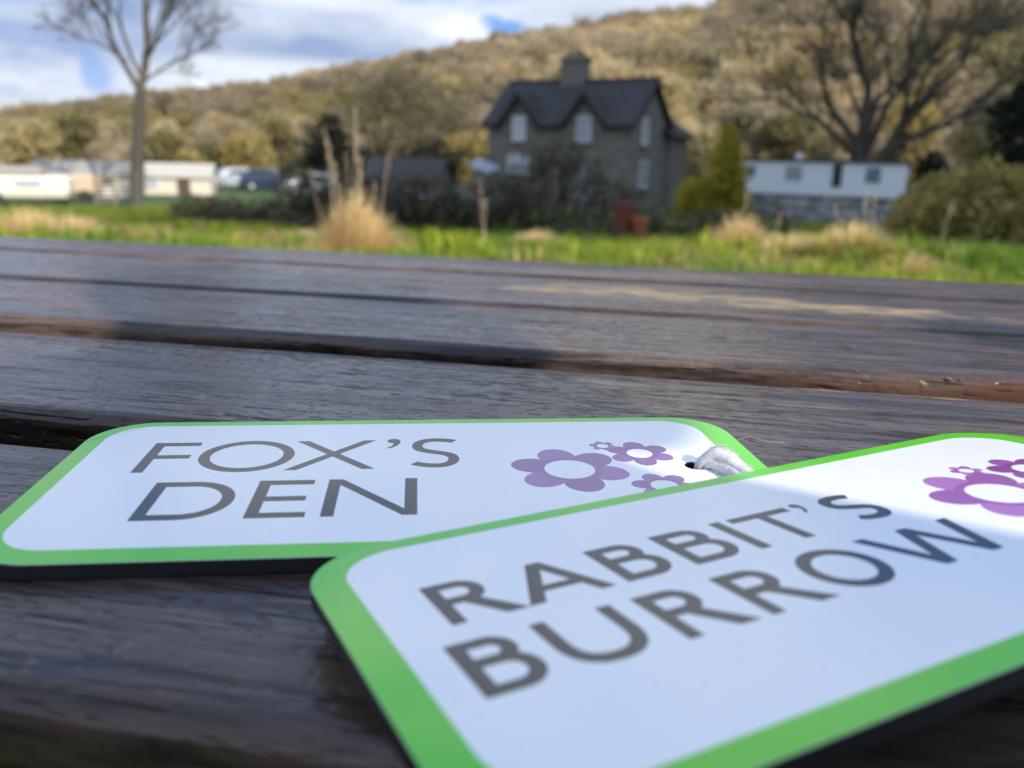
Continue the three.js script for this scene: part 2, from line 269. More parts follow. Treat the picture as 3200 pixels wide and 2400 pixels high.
// [px, dist, centre height px, radius m, colours, label]
[[545, 88, 318, 2.6, gold, 'round golden willow bush behind the silver car'], [470, 90, 340, 2.1, olive, 'olive scrub bush left of the golden willow'], [345, 80, 330, 2.2, olive, 'olive scrub bush behind the forked tree'], [415, 78, 352, 1.2, gold, 'low yellow bush above the cabin roofs'],
  [60, 86, 330, 3.0, pale, 'pale straw coloured tree behind the low cabin'], [160, 92, 300, 2.7, olive, 'olive bare tree above the cream cabin'], [620, 92, 290, 2.4, olive, 'olive scrub tree between the willow and the dark tree'],
  [1010, 86, 330, 2.4, gold, 'golden scrub bush left of the stone house'], [1490, 82, 330, 2.6, pale, 'pale yellow tree just right of the stone house'], [2092, 74, 300, 2.2, pale, 'pale yellow willow above the broom bush'], [1700, 88, 300, 2.8, olive, 'olive scrub tree rising behind the caravan roof'], [1760, 84, 318, 1.7, pale, 'rusty yellow bush behind the caravan chimney'], [1960, 90, 270, 2.8, gold, 'golden scrub tree right of the oak']]
  .forEach(([px, d, py, r, cols, label], i) => {
    const f = onG(px, d), c = at(px, py, d).y, g = groundY(f.x, f.z), h = c - g, rnd = rng(100 + i), L = [];
    for (let k = 0; k < 8; k++) L.push([(rnd() - 0.5) * r * 1.5, h + (rnd() - 0.5) * r * 1.1, (rnd() - 0.5) * r, r * (0.42 + rnd() * 0.25)]);
    L.push([0, Math.max(h * 0.45, 0.6), 0, r * 0.6]);
    bush('scrub_bush', label, 'bush', f, L, cols, { seed: 200 + i, density: 150, size: 0.24, long: 2, stem: 0.09, group: 'scrub at the foot of the hill' });
  });
// dark hedges and scrub in front of the yard
function hedge(label, pts, h, depth, cols, seed) {
  const rnd = rng(seed), a = onG(...pts[0]), b = onG(...pts[1]), len = a.distanceTo(b), L = [];
  for (let u = 0; u <= len; u += 0.55) { const p = a.clone().lerp(b, u / len), hh = h * (0.4 + 1.0 * fbm(u * 0.5, seed, 4, 3)), gy = groundY(p.x, p.z) - groundY(a.x, a.z); for (let y = 0.25; y < hh; y += 0.5) L.push([p.x - a.x + (rnd() - 0.5) * 0.3, gy + y, p.z - a.z + (rnd() - 0.5) * depth, 0.42 + rnd() * 0.16]); }
  bush('hedge', label, 'hedge', a, L, cols, { seed: seed + 1, density: 420, size: 0.08, long: 3.5 });
}
const dk = [[0.1, 0.11, 0.05], [0.14, 0.125, 0.07], [0.17, 0.14, 0.09]];
hedge('dark green hedge below the parked cars', [[390, 25], [745, 19.5]], 0.62, 0.7, dk, 40);
hedge('dark brown bramble bank below the slate shed', [[640, 17.5], [960, 17.5]], 0.9, 0.8, [[0.17, 0.14, 0.095], [0.12, 0.11, 0.07]], 43);
hedge('dark green garden hedge along the stone house front', [[930, 17.8], [1350, 17.6]], 1.05, 0.8, dk, 46);
hedge('low dark rough growth between the rusty drum and the stone wall', [[1400, 18], [1700, 20]], 0.34, 0.8, dk, 49);
bush('garden_shrub', 'sparse dark leafless shrub standing before the house front', 'bush', onG(1200, 30), [[0, 1.5, 0, 1.1], [-1.0, 1.3, 0, 0.9], [1.0, 1.4, 0, 1.0], [0.3, 2.3, 0, 0.8], [1.9, 1.0, 0, 0.9], [-1.9, 0.9, 0, 0.8], [-0.6, 2.2, 0, 0.6], [2.6, 0.7, 0, 0.7]], [[0.1, 0.09, 0.06], [0.13, 0.11, 0.075]], { seed: 50, density: 330, size: 0.06, long: 6 });

// ---------------------------------------------------------------- procedural surfaces
function dataTex(w, h, fn, srgb, repeat) {
  const d = new Uint8Array(w * h * 4); let o = 0;
  for (let j = 0; j < h; j++) for (let i = 0; i < w; i++) { const c = fn(i, j); d[o++] = clamp(c[0]) * 255; d[o++] = clamp(c[1]) * 255; d[o++] = clamp(c[2]) * 255; d[o++] = 255; }
  const t = new THREE.DataTexture(d, w, h); t.magFilter = THREE.LinearFilter; t.minFilter = THREE.LinearMipmapLinearFilter; t.generateMipmaps = true; t.wrapS = t.wrapT = THREE.RepeatWrapping;
  if (srgb) t.colorSpace = THREE.SRGBColorSpace; if (repeat) t.repeat.set(...repeat); t.needsUpdate = true; return t;
}
const s8 = (v) => v <= 0.0031308 ? v * 12.92 : 1.055 * Math.pow(v, 1 / 2.4) - 0.055;   // linear to texture value
const stoneTex = dataTex(512, 512, (i, j) => { const x = i / 512 * 16, y = j / 512 * 24, row = Math.floor(y), c = Math.floor(x + hash2(0, row, 3) * 2), k = 0.75 + 0.5 * hash2(c, row, 8), n = fbm(i / 14, j / 14, 5, 3); const v = k * (0.8 + 0.4 * n); return [s8(0.21 * v), s8(0.19 * v), s8(0.155 * v)]; }, true);
const stoneM = new THREE.MeshStandardMaterial({ map: stoneTex, roughness: 0.95 });
const slateTex = dataTex(256, 256, (i, j) => { const y = j / 256 * 16, row = Math.floor(y), c = Math.floor(i / 256 * 12 + (row % 2) * 0.5), k = 0.8 + 0.4 * hash2(c, row, 2), n = vn(i / 9, j / 9, 4), v = k * (0.85 + 0.3 * n); return [s8(0.056 * v), s8(0.053 * v), s8(0.052 * v)]; }, true);
const slateM = new THREE.MeshStandardMaterial({ map: slateTex, roughness: 0.85 });
const whiteM = std([0.72, 0.73, 0.72], 0.5), paneM = new THREE.MeshPhysicalMaterial({ color: lin(0.42, 0.46, 0.5), roughness: 0.08, clearcoat: 1 }), darkPane = new THREE.MeshPhysicalMaterial({ color: lin(0.03, 0.035, 0.04), roughness: 0.06, clearcoat: 1 });
// gives uv in metres (1 unit of texture = size metres) from the face direction
function metreUV(g, size) { const q = g.index ? g.toNonIndexed() : g; q.computeVertexNormals(); const p = q.attributes.position, n = q.attributes.normal, uv = []; for (let i = 0; i < p.count; i++) { const ax = Math.abs(n.getX(i)), az = Math.abs(n.getZ(i)); uv.push((ax > az ? p.getZ(i) : p.getX(i)) / size, (Math.abs(n.getY(i)) > 0.9 ? p.getZ(i) : p.getY(i)) / size); } q.setAttribute('uv', new THREE.Float32BufferAttribute(uv, 2)); return q; }
function prism(poly, depth, axis = 'z') { const s = new THREE.Shape(poly.map(([x, y]) => new THREE.Vector2(x, y))), g = new THREE.ExtrudeGeometry(s, { depth, bevelEnabled: false }); if (axis === 'x') g.rotateY(Math.PI / 2); return g; }

// ---------------------------------------------------------------- the stone house
{
  // origin: front right corner on the ground; x runs along the front (left is negative), z is depth away from the viewer (negative)
  const gy = -2.15, L = 9.5, D = 6.3, E = 5.05, RH = 7.5, phi = R(29);
  const t = thing('stone_house', 'dark stone house with slate roof, two gabled dormers and a tall chimney', 'house', [6.435, gy, -49.58], phi * -1);
  const wall = [[0, 0], [-D, 0], [-D, E], [-D / 2, RH - 0.12], [0, E]];
  // body: gable section extruded along the front
  const body = new THREE.ExtrudeGeometry(new THREE.Shape([V(0, 0), V(D, 0), V(D, E), V(D / 2, RH - 0.12), V(0, E)].map((v) => new THREE.Vector2(v.x, v.y))), { depth: L, bevelEnabled: false });
  body.rotateY(Math.PI / 2); body.translate(-L, 0, 0);
  mesh('wall', metreUV(body, 4), stoneM, t);
  const slope = (RH - E) / (D / 2);
  const strip = (a0, a1, x0, x1) => { const yy = (a) => E + a * slope, g = new THREE.ExtrudeGeometry(new THREE.Shape([[a0, yy(a0) + 0.02], [a0, yy(a0) + 0.2], [a1, yy(a1) + 0.2], [a1, yy(a1) + 0.02]].map(([x, y]) => new THREE.Vector2(x, y))), { depth: x1 - x0, bevelEnabled: false }); g.rotateY(Math.PI / 2); g.translate(x0, 0, 0); return g; };
  const roofSide = (sg) => { const y0 = E - 0.3 * slope, g = new THREE.ExtrudeGeometry(new THREE.Shape([[-0.3, y0 + 0.02], [-0.3, y0 + 0.2], [D / 2, RH + 0.2], [D / 2, RH + 0.02]].map(([x, y]) => new THREE.Vector2(sg > 0 ? x : D - x, y))), { depth: L + 0.6, bevelEnabled: false }); g.rotateY(Math.PI / 2); g.translate(-L - 0.3, 0, 0); return g; };
  const roof = mesh('roof', metreUV(merge([strip(0.9, D / 2, -L - 0.3, 0.3), strip(-0.3, 0.9, -L - 0.3, -8.45), strip(-0.3, 0.9, -6.15, -4.07), strip(-0.3, 0.9, -1.77, 0.3), roofSide(-1)]), 3), slateM, t);
  const ridgeCap = mesh('ridge_cap', box(L + 0.62, 0.16, 0.24, -L / 2, RH + 0.22, -D / 2), std([0.06, 0.06, 0.065], 0.8), roof);
  const barge = std([0.018, 0.018, 0.02], 0.6);
  for (const x of [0.31, -L - 0.31]) for (const sg of [1, -1]) {
    const len = Math.hypot(D / 2 + 0.35, (D / 2 + 0.35) * slope), b = box(0.07, 0.28, len, 0, 0, 0); b.rotateX(sg * Math.atan(slope)); b.translate(x, E + (D / 2 - 0.3) * slope / 2 + 0.02, -D / 2 + sg * (D / 4 + 0.16)); mesh('barge_board', b, barge, roof);
  }
  // chimney: stepped stack with pots
  const ch = mesh('chimney', metreUV(merge([box(1.55, 2.3, 0.9, -5.15, RH + 0.45, -D / 2), box(1.75, 0.18, 1.1, -5.15, RH + 1.4, -D / 2)]), 4), stoneM, t);
  for (const x of [-5.55, -5.15, -4.75]) { const p = new THREE.CylinderGeometry(0.13, 0.16, 0.4, 10); p.translate(x, RH + 1.68, -D / 2); mesh('chimney_pot', p, std([0.12, 0.1, 0.09], 0.9), ch); }
  const windowAt = (x, y, w, h, onGable, mat = paneM, parent = t) => {
    const f = merge([box(w + 0.16, 0.09, 0.12, 0, h / 2 + 0.03, 0), box(w + 0.16, 0.09, 0.12, 0, -h / 2 - 0.03, 0), box(0.08, h, 0.12, -w / 2 - 0.04, 0, 0), box(0.08, h, 0.12, w / 2 + 0.04, 0, 0), box(0.06, h, 0.08, 0, 0, 0), box(w, 0.05, 0.07, 0, 0.1, 0)]);
    const pn = box(w, h, 0.03, 0, 0, -0.01), sl = box(w + 0.4, 0.12, 0.28, 0, -h / 2 - 0.14, 0.05);
    for (const g of [f, pn, sl]) { if (onGable) { g.rotateY(Math.PI / 2); g.translate(0.05, y, x); } else g.translate(x, y, 0.05); }
    const win = mesh('window', f, whiteM, parent); mesh('pane', pn, mat, win); mesh('sill', sl, std([0.26, 0.25, 0.23], 0.9), win);
  };
  for (const [cx, w] of [[-7.3, 2.3], [-2.92, 2.3]]) {
    // wall dormer: gablet flush with the front and its own little roof
    const top = 6.62, front = prism([[cx - w / 2, E - 0.6], [cx + w / 2, E - 0.6], [cx + w / 2, E + 0.12], [cx, top - 0.12], [cx - w / 2, E + 0.12]], 2.1); front.translate(0, 0, -2.08);
    const dm = mesh('dormer', metreUV(front, 4), stoneM, t), pitch = (top - E - 0.12) / (w / 2);
    for (const sg of [-1, 1]) {
      const p = prism([[0, top], [0, top + 0.18], [sg * (w / 2 + 0.35), top + 0.18 - pitch * (w / 2 + 0.35)], [sg * (w / 2 + 0.35), top - pitch * (w / 2 + 0.35)]], 2.6); p.translate(cx, 0, -2.25);
      const rf = mesh('dormer_roof', metreUV(p, 3), slateM, t), bl = Math.hypot(w / 2 + 0.4, pitch * (w / 2 + 0.4)), b = box(bl, 0.26, 0.07); b.rotateZ(-sg * Math.atan(pitch)); b.translate(cx + sg * (w / 4 + 0.16), top - pitch * (w / 4 + 0.16) + 0.02, 0.39); mesh('barge_board', b, barge, rf);
    }
    windowAt(cx, 4.72, 0.78, 1.3, false, cx < -5 ? paneM : new THREE.MeshPhysicalMaterial({ color: lin(0.24, 0.23, 0.32), roughness: 0.1, clearcoat: 1 }), dm);
  }
  windowAt(-7.3, 2.6, 1.3, 0.95, false); 
  windowAt(-2.1, 4.65, 0.75, 1.35, true); windowAt(-2.3, 2.2, 1.1, 1.45, true, new THREE.MeshPhysicalMaterial({ color: lin(0.2, 0.22, 0.23), roughness: 0.1, clearcoat: 1 }));
  const door = mesh('door', box(0.95, 2.0, 0.1, -3.2, 1.55, 0.04), std([0.3, 0.32, 0.32], 0.5), t); mesh('handle', box(0.05, 0.14, 0.06, -2.85, 1.5, 0.12), std([0.5, 0.45, 0.3], 0.3, { metalness: 1 }), door); mesh('step', box(1.5, 0.5, 0.8, -3.2, 0.25, 0.42), stoneM, t);
  // gutter and rear wing
  for (const [x0, x1] of [[-L - 0.2, -8.5], [-6.1, -4.1], [-1.7, 0.2]]) { const gt = new THREE.CylinderGeometry(0.07, 0.07, x1 - x0, 8); gt.rotateZ(Math.PI / 2); gt.translate((x0 + x1) / 2, E - 0.28, 0.34); mesh('gutter', gt, barge, t); }
  const wing = prism([[-5.4, 0], [0.25, 0], [0.25, 4.6], [-2.6, 6.4], [-5.4, 4.6]], 3.4); wing.translate(0, 0, -D - 3.4); const wg = mesh('rear_wing', metreUV(wing, 4), stoneM, t);
  for (const sg of [-1, 1]) { const p = prism([[0, 6.5], [0, 6.72], [sg * 3.35, 4.62], [sg * 3.35, 4.4]], 4.4); p.translate(-2.6, 0, -D - 3.4); mesh('wing_roof', metreUV(p, 3), slateM, wg); }
}
// ---------------------------------------------------------------- slate shed, lean-to, walls
function gableHut(name, label, category, pos, turn, L, D, E, RH, wm, rm, extra, group) {
  const t = thing(name, label, category, pos, turn, group);
  const b = new THREE.ExtrudeGeometry(new THREE.Shape([[-D / 2, 0], [D / 2, 0], [D / 2, E], [0, RH - 0.05], [-D / 2, E]].map(([x, y]) => new THREE.Vector2(x, y))), { depth: L, bevelEnabled: false }); b.rotateY(Math.PI / 2); b.translate(-L / 2, 0, 0);
  mesh('wall', metreUV(b, 4), wm, t);
  const sl = (RH - E) / (D / 2), o = 0.25;
  const side = (sg) => { const g = new THREE.ExtrudeGeometry(new THREE.Shape([[0, RH], [0, RH + 0.12], [sg * (D / 2 + o), E - o * sl + 0.12], [sg * (D / 2 + o), E - o * sl]].map(([x, y]) => new THREE.Vector2(x, y))), { depth: L + 0.4, bevelEnabled: false }); g.rotateY(Math.PI / 2); g.translate(-L / 2 - 0.2, 0, 0); return metreUV(g, 3); };
  mesh('roof', side(1), rm, t); mesh('roof', side(-1), rm, t);
  for (const [x, y, w, h, m, nm] of extra ?? []) { const f = mesh(nm ?? 'window', box(w, h, 0.08, x, y, D / 2 + 0.02), nm === 'door' ? m : whiteM, t); if (nm !== 'door') mesh('pane', box(w - 0.14, h - 0.14, 0.06, x, y, D / 2 + 0.045), m, f); }
  return t;
}
{ const p = onG(885, 58); gableHut('slate_shed', 'low dark stone shed with slate roof left of the house', 'shed', [p.x, groundY(p.x, p.z) - 0.1, p.z], R(-12), 5.0, 4, 1.6, 2.8, stoneM, std([0.085, 0.08, 0.075], 0.95), [[-1.2, 0.9, 0.8, 1.7, std([0.05, 0.05, 0.055]), 'door']]); }
{ const p = onG(1046, 52), g = groundY(p.x, p.z), t = thing('lean_to', 'small lean to with pale sloping roof against the house end', 'shed', [p.x, g, p.z], R(-25));
  mesh('wall', metreUV(box(1.2, 2.2, 1.2, 0, 1.1, 0), 4), stoneM, t); const r = box(1.5, 0.1, 1.5, 0, 0, 0); r.rotateX(R(14)); r.rotateZ(R(-20)); r.translate(0, 2.5, 0); mesh('roof', r, std([0.42, 0.46, 0.5], 0.45), t); }
function stoneWall(label, a, b, h, seed, max = 300) {
  const rnd = rng(seed), len = a.distanceTo(b), t = thing('stone_wall', label, 'wall', [a.x, 0, a.z], -Math.atan2(b.z - a.z, b.x - a.x)), g0 = Math.min(groundY(a.x, a.z), groundY(b.x, b.z)) - 0.1;
  mesh('core', box(len, h - 0.1, 0.3, len / 2, g0 + (h - 0.1) / 2, 0), std([0.07, 0.07, 0.065], 1), t);
  const geos = [0, 1, 2].map((k) => { const g = new RoundedBoxGeometry(1, 1, 1, 1, 0.14), p = g.attributes.position; for (let i = 0; i < p.count; i++) p.setXYZ(i, p.getX(i) * (1 + 0.08 * Math.sin(p.getY(i) * 5 + k)), p.getY(i) * (1 + 0.1 * Math.sin(p.getX(i) * 4 + k * 2)), p.getZ(i)); g.computeVertexNormals(); return g; });
  const mats = [[0.32, 0.32, 0.32], [0.42, 0.42, 0.41], [0.5, 0.495, 0.48], [0.22, 0.225, 0.225]].map((c) => std(c, 0.95));
  let y = 0, n = 0;
  while (y < h - 0.05) { const rh = Math.min(0.17 + rnd() * 0.1, h - y); let x = 0; while (x < len - 0.05) { const w = Math.min(0.3 + rnd() * 0.4, len - x); if (n++ < max) { const s = mesh('stone', geos[(rnd() * 3) | 0], mats[(rnd() * 4) | 0], t); s.position.set(x + w / 2, g0 + y + rh / 2, 0.12 + rnd() * 0.05); s.scale.set(w * 0.97, rh * 0.95, 0.26 + rnd() * 0.06); s.rotation.z = (rnd() - 0.5) * 0.06; } x += w; } y += rh; }
  return t;
}
stoneWall('grey dry stone wall below the white caravan', onG(1465, 47), onG(1935, 44), 1.5, 71);
stoneWall('grey garden wall between the shed and the house', onG(905, 50), onG(1062, 48), 1.35, 72, 120);

// ---------------------------------------------------------------- white caravan
{
  const a = at(1588, 418, 52.5), b = at(1950, 426, 51.2), len = Math.hypot(b.x - a.x, b.z - a.z), y0 = -0.85;
  const t = thing('white_caravan', 'long white static caravan with brown roof edge behind the stone wall', 'caravan', [a.x, y0, a.z], -Math.atan2(b.z - a.z, b.x - a.x));
  const white = std([0.84, 0.85, 0.86], 0.45);
  mesh('body', box(len, 1.82, 2.6, len / 2, 0.96, -1.3, 0.08), white, t);
  mesh('skirt', box(len + 0.06, 0.16, 2.7, len / 2, 0.06, -1.3, 0.03), std([0.6, 0.61, 0.6], 0.6), t);
  const rf = mesh('roof', box(len + 0.2, 0.16, 2.9, len / 2, 1.93, -1.3, 0.04), std([0.07, 0.05, 0.045], 0.7), t); const v = new THREE.CylinderGeometry(0.17, 0.2, 0.36, 12); v.translate(len * 0.36, 2.18, -0.9); mesh('vent', v, white, rf);
  const win = (u, y, w, h, c) => { const f = mesh('window', box(w, h, 0.06, len * u, y, 0.01), whiteM, t); mesh('pane', box(w - 0.1, h - 0.1, 0.05, len * u, y, 0.03), new THREE.MeshPhysicalMaterial({ color: lin(...c), roughness: 0.12, clearcoat: 1 }), f); };
  win(0.075, 1.28, 0.85, 0.7, [0.16, 0.16, 0.17]); win(0.355, 1.22, 1.0, 0.85, [0.34, 0.42, 0.4]); win(0.82, 1.25, 0.85, 0.9, [0.14, 0.22, 0.28]);
  const d = mesh('door', box(0.5, 1.25, 0.07, len * 0.615, 1.16, 0.02), std([0.02, 0.022, 0.025], 0.3), t); mesh('handle', box(0.03, 0.1, 0.05, len * 0.615 + 0.18, 1.25, 0.07), std([0.5, 0.5, 0.5], 0.3, { metalness: 1 }), d);
  for (const u of [0.12, 0.5, 0.88]) mesh('support', box(0.3, 1.35, 0.3, len * u, -0.68, -1.3), std([0.2, 0.2, 0.2]), t);
}
// ---------------------------------------------------------------- cream cabins, gate and white trailer at the left
const cream = std([0.62, 0.56, 0.47], 0.7), paleRoof = std([0.33, 0.31, 0.27], 0.8);
{ const p = onG(195, 60); gableHut('cream_cabin', 'long cream cabin with shallow grey roof left of the forked tree', 'cabin', [p.x, groundY(p.x, p.z), p.z], R(20), 5.6, 3.6, 1.25, 2.0, std([0.6, 0.58, 0.53], 0.7), paleRoof, [[1.2, 0.9, 0.9, 0.6, darkPane]], 'cabins beyond the meadow'); }
{ const p = onG(385, 63); gableHut('cream_cabin', 'cream cabin with pale roof right of the forked tree', 'cabin', [p.x, groundY(p.x, p.z), p.z], R(14), 4.6, 3.6, 1.2, 1.9, cream, std([0.5, 0.47, 0.41], 0.8), [[-1.4, 0.75, 1.0, 0.7, paneM], [0.6, 0.6, 0.8, 1.2, std([0.09, 0.06, 0.05]), 'door']], 'cabins beyond the meadow'); }
{ const p = onG(165, 53), t = thing('hay_trailer', 'peach coloured covered trailer in front of the cream cabin', 'trailer', [p.x, groundY(p.x, p.z), p.z], R(12));
  mesh('cover', box(2.4, 1.0, 1.6, 0, 0.95, 0, 0.18), std([0.62, 0.45, 0.32], 0.8), t); mesh('chassis', box(2.5, 0.12, 1.3, 0, 0.42, 0), std([0.08, 0.08, 0.08]), t);
  for (const x of [-0.6, 0.6]) { const w = new THREE.CylinderGeometry(0.32, 0.32, 0.18, 16); w.rotateX(Math.PI / 2); w.translate(x, 0.32, 0.72); mesh('wheel', w, std([0.03, 0.03, 0.03]), t); } }
{ const p = onG(28, 50), t = thing('touring_caravan', 'low white rounded caravan with grey roof at the meadow edge', 'caravan', [p.x, groundY(p.x, p.z), p.z], R(18));
  mesh('body', box(6.4, 1.15, 2.1, -0.5, 0.95, 0, 0.28), std([0.78, 0.74, 0.62], 0.4), t); mesh('trim', box(6.45, 0.1, 2.14, -0.5, 0.72, 0, 0.04), std([0.45, 0.42, 0.34], 0.5), t);
  mesh('roof', box(5.4, 0.5, 1.8, -1.2, 1.72, 0, 0.22), std([0.32, 0.3, 0.28], 0.6), t);
  for (const x of [-2, 0.9]) { const f = mesh('window', box(1.2, 0.42, 0.05, x, 1.15, 1.05, 0.02), paneM, t); } const w = new THREE.CylinderGeometry(0.36, 0.36, 0.2, 18); w.rotateX(Math.PI / 2); w.translate(-0.6, 0.36, 0.95); mesh('wheel', w, std([0.03, 0.03, 0.03]), t); }
{ const p = onG(245, 49), t = thing('slatted_hurdle', 'grey wooden slatted hurdle leaning left of the forked tree', 'fence', [p.x, groundY(p.x, p.z), p.z], R(25)), m = std([0.2, 0.17, 0.13], 0.9);
  for (let k = 0; k < 7; k++) mesh('slat', box(1.9, 0.09, 0.035, 0, 0.25 + k * 0.22, 0.03), m, t); for (const x of [-0.9, 0, 0.9]) mesh('post', box(0.09, 1.75, 0.06, x, 0.87, 0), m, t); }

// ---------------------------------------------------------------- parked cars
function car(label, foot, turn, paint, o = {}) {
  const t = thing('parked_car', label, 'car', [foot.x, groundY(foot.x, foot.z), foot.z], turn, 'cars parked in the yard'), pm = new THREE.MeshPhysicalMaterial({ color: lin(...paint), roughness: 0.35, clearcoat: 1, metalness: 0.2 });
  const ext = (pts, w, b) => { const s = new THREE.Shape(); s.moveTo(...pts[0]); s.splineThru(pts.slice(1).map(([x, y]) => new THREE.Vector2(x, y))); s.closePath(); const g = new THREE.ExtrudeGeometry(s, { depth: w - 2 * b, bevelEnabled: true, bevelSize: b, bevelThickness: b, bevelSegments: 3, curveSegments: 24 }); g.translate(0, 0, -(w - 2 * b) / 2); return g; };
  mesh('body', ext([[-2.0, 0.35], [-2.05, 0.62], [-1.9, 0.85], [-1.0, 0.95], [0.8, 0.96], [1.85, 0.9], [2.0, 0.65], [1.98, 0.32], [0, 0.26]], 1.7, 0.12), pm, t);
  const cab = mesh('cabin', ext([[-1.15, 0.9], [-0.5, 1.36], [0.3, 1.45], [1.2, 1.38], [1.8, 0.92], [0.3, 0.85]], 1.5, 0.14), pm, t);
  for (const z of [-0.745, 0.745]) { const s = new THREE.Shape([[-0.95, 0.98], [-0.42, 1.3], [0.35, 1.37], [1.1, 1.3], [1.5, 0.98]].map(([x, y]) => new THREE.Vector2(x, y))); const g = new THREE.ExtrudeGeometry(s, { depth: 0.02, bevelEnabled: false }); g.translate(0, 0, z > 0 ? z : z - 0.02); mesh('side_window', g, darkPane, cab); }
  const ws = box(0.03, 0.62, 1.15); ws.rotateZ(R(-54)); ws.translate(-0.93, 1.17, 0); mesh('windscreen', ws, new THREE.MeshPhysicalMaterial({ color: lin(0.16, 0.2, 0.24), roughness: 0.08, clearcoat: 1 }), cab);
  for (const x of [-1.28, 1.25]) for (const z of [-0.76, 0.76]) { const w = new THREE.CylinderGeometry(0.32, 0.32, 0.2, 20); w.rotateX(Math.PI / 2); w.translate(x, 0.32, z); const wh = mesh('wheel', w, std([0.02, 0.02, 0.02], 0.9), t), h = new THREE.CylinderGeometry(0.19, 0.19, 0.22, 16); h.rotateX(Math.PI / 2); h.translate(x, 0.32, z); mesh('hub_cap', h, std([0.55, 0.56, 0.58], 0.35, { metalness: 0.6 }), wh); }
  for (const z of [-0.55, 0.55]) { mesh('headlight', box(0.08, 0.16, 0.34, -2.05, 0.68, z, 0.03), std([0.8, 0.82, 0.85], 0.15), t); mesh('tail_light', box(0.06, 0.18, 0.28, 2.02, 0.72, z, 0.02), std([0.35, 0.02, 0.02], 0.3), t); }
}
car('silver hatchback parked beside the dark blue car', onG(503, 72), R(40), [0.42, 0.46, 0.5]);
car('dark blue car parked right of the silver hatchback', onG(580, 68), R(200), [0.02, 0.035, 0.08]);
car('pale grey car parked nearest the dark trees', onG(672, 64), R(30), [0.4, 0.42, 0.44]);

// rusty drum and orange pot by the hedge
{ const f = onG(1353, 16), t = thing('rusty_drum', 'rust red metal drum standing at the foot of the hedge', 'drum', [f.x, groundY(f.x, f.z), f.z]); t.scale.set(0.58, 0.62, 0.58);
  mesh('barrel', new THREE.LatheGeometry([[0.001, 0], [0.34, 0], [0.36, 0.03], [0.34, 0.06], [0.34, 0.4], [0.36, 0.43], [0.34, 0.46], [0.34, 0.85], [0.36, 0.88], [0.31, 0.9], [0.3, 0.82], [0.001, 0.8]].map(([x, y]) => new THREE.Vector2(x, y)), 24), std([0.16, 0.045, 0.025], 0.9), t);
  mesh('lid', new THREE.LatheGeometry([[0.001, 1.16], [0.12, 1.14], [0.3, 1.0], [0.33, 0.9], [0.3, 0.9]].map(([x, y]) => new THREE.Vector2(x, y)), 24), std([0.12, 0.035, 0.022], 0.9), t);
  const q = onG(1388, 15.8), p = thing('clay_pot', 'orange clay pot beside the rusty drum', 'pot', [q.x, groundY(q.x, q.z), q.z]); p.scale.set(0.55, 0.7, 0.55);
  mesh('bowl', new THREE.LatheGeometry([[0.001, 0], [0.2, 0], [0.27, 0.5], [0.31, 0.52], [0.31, 0.62], [0.26, 0.62], [0.24, 0.5], [0.001, 0.48]].map(([x, y]) => new THREE.Vector2(x, y)), 24), std([0.34, 0.11, 0.045], 0.9), p); mesh('soil', new THREE.CylinderGeometry(0.25, 0.25, 0.04, 20).translate(0, 0.53, 0), std([0.03, 0.02, 0.015], 1), p); }

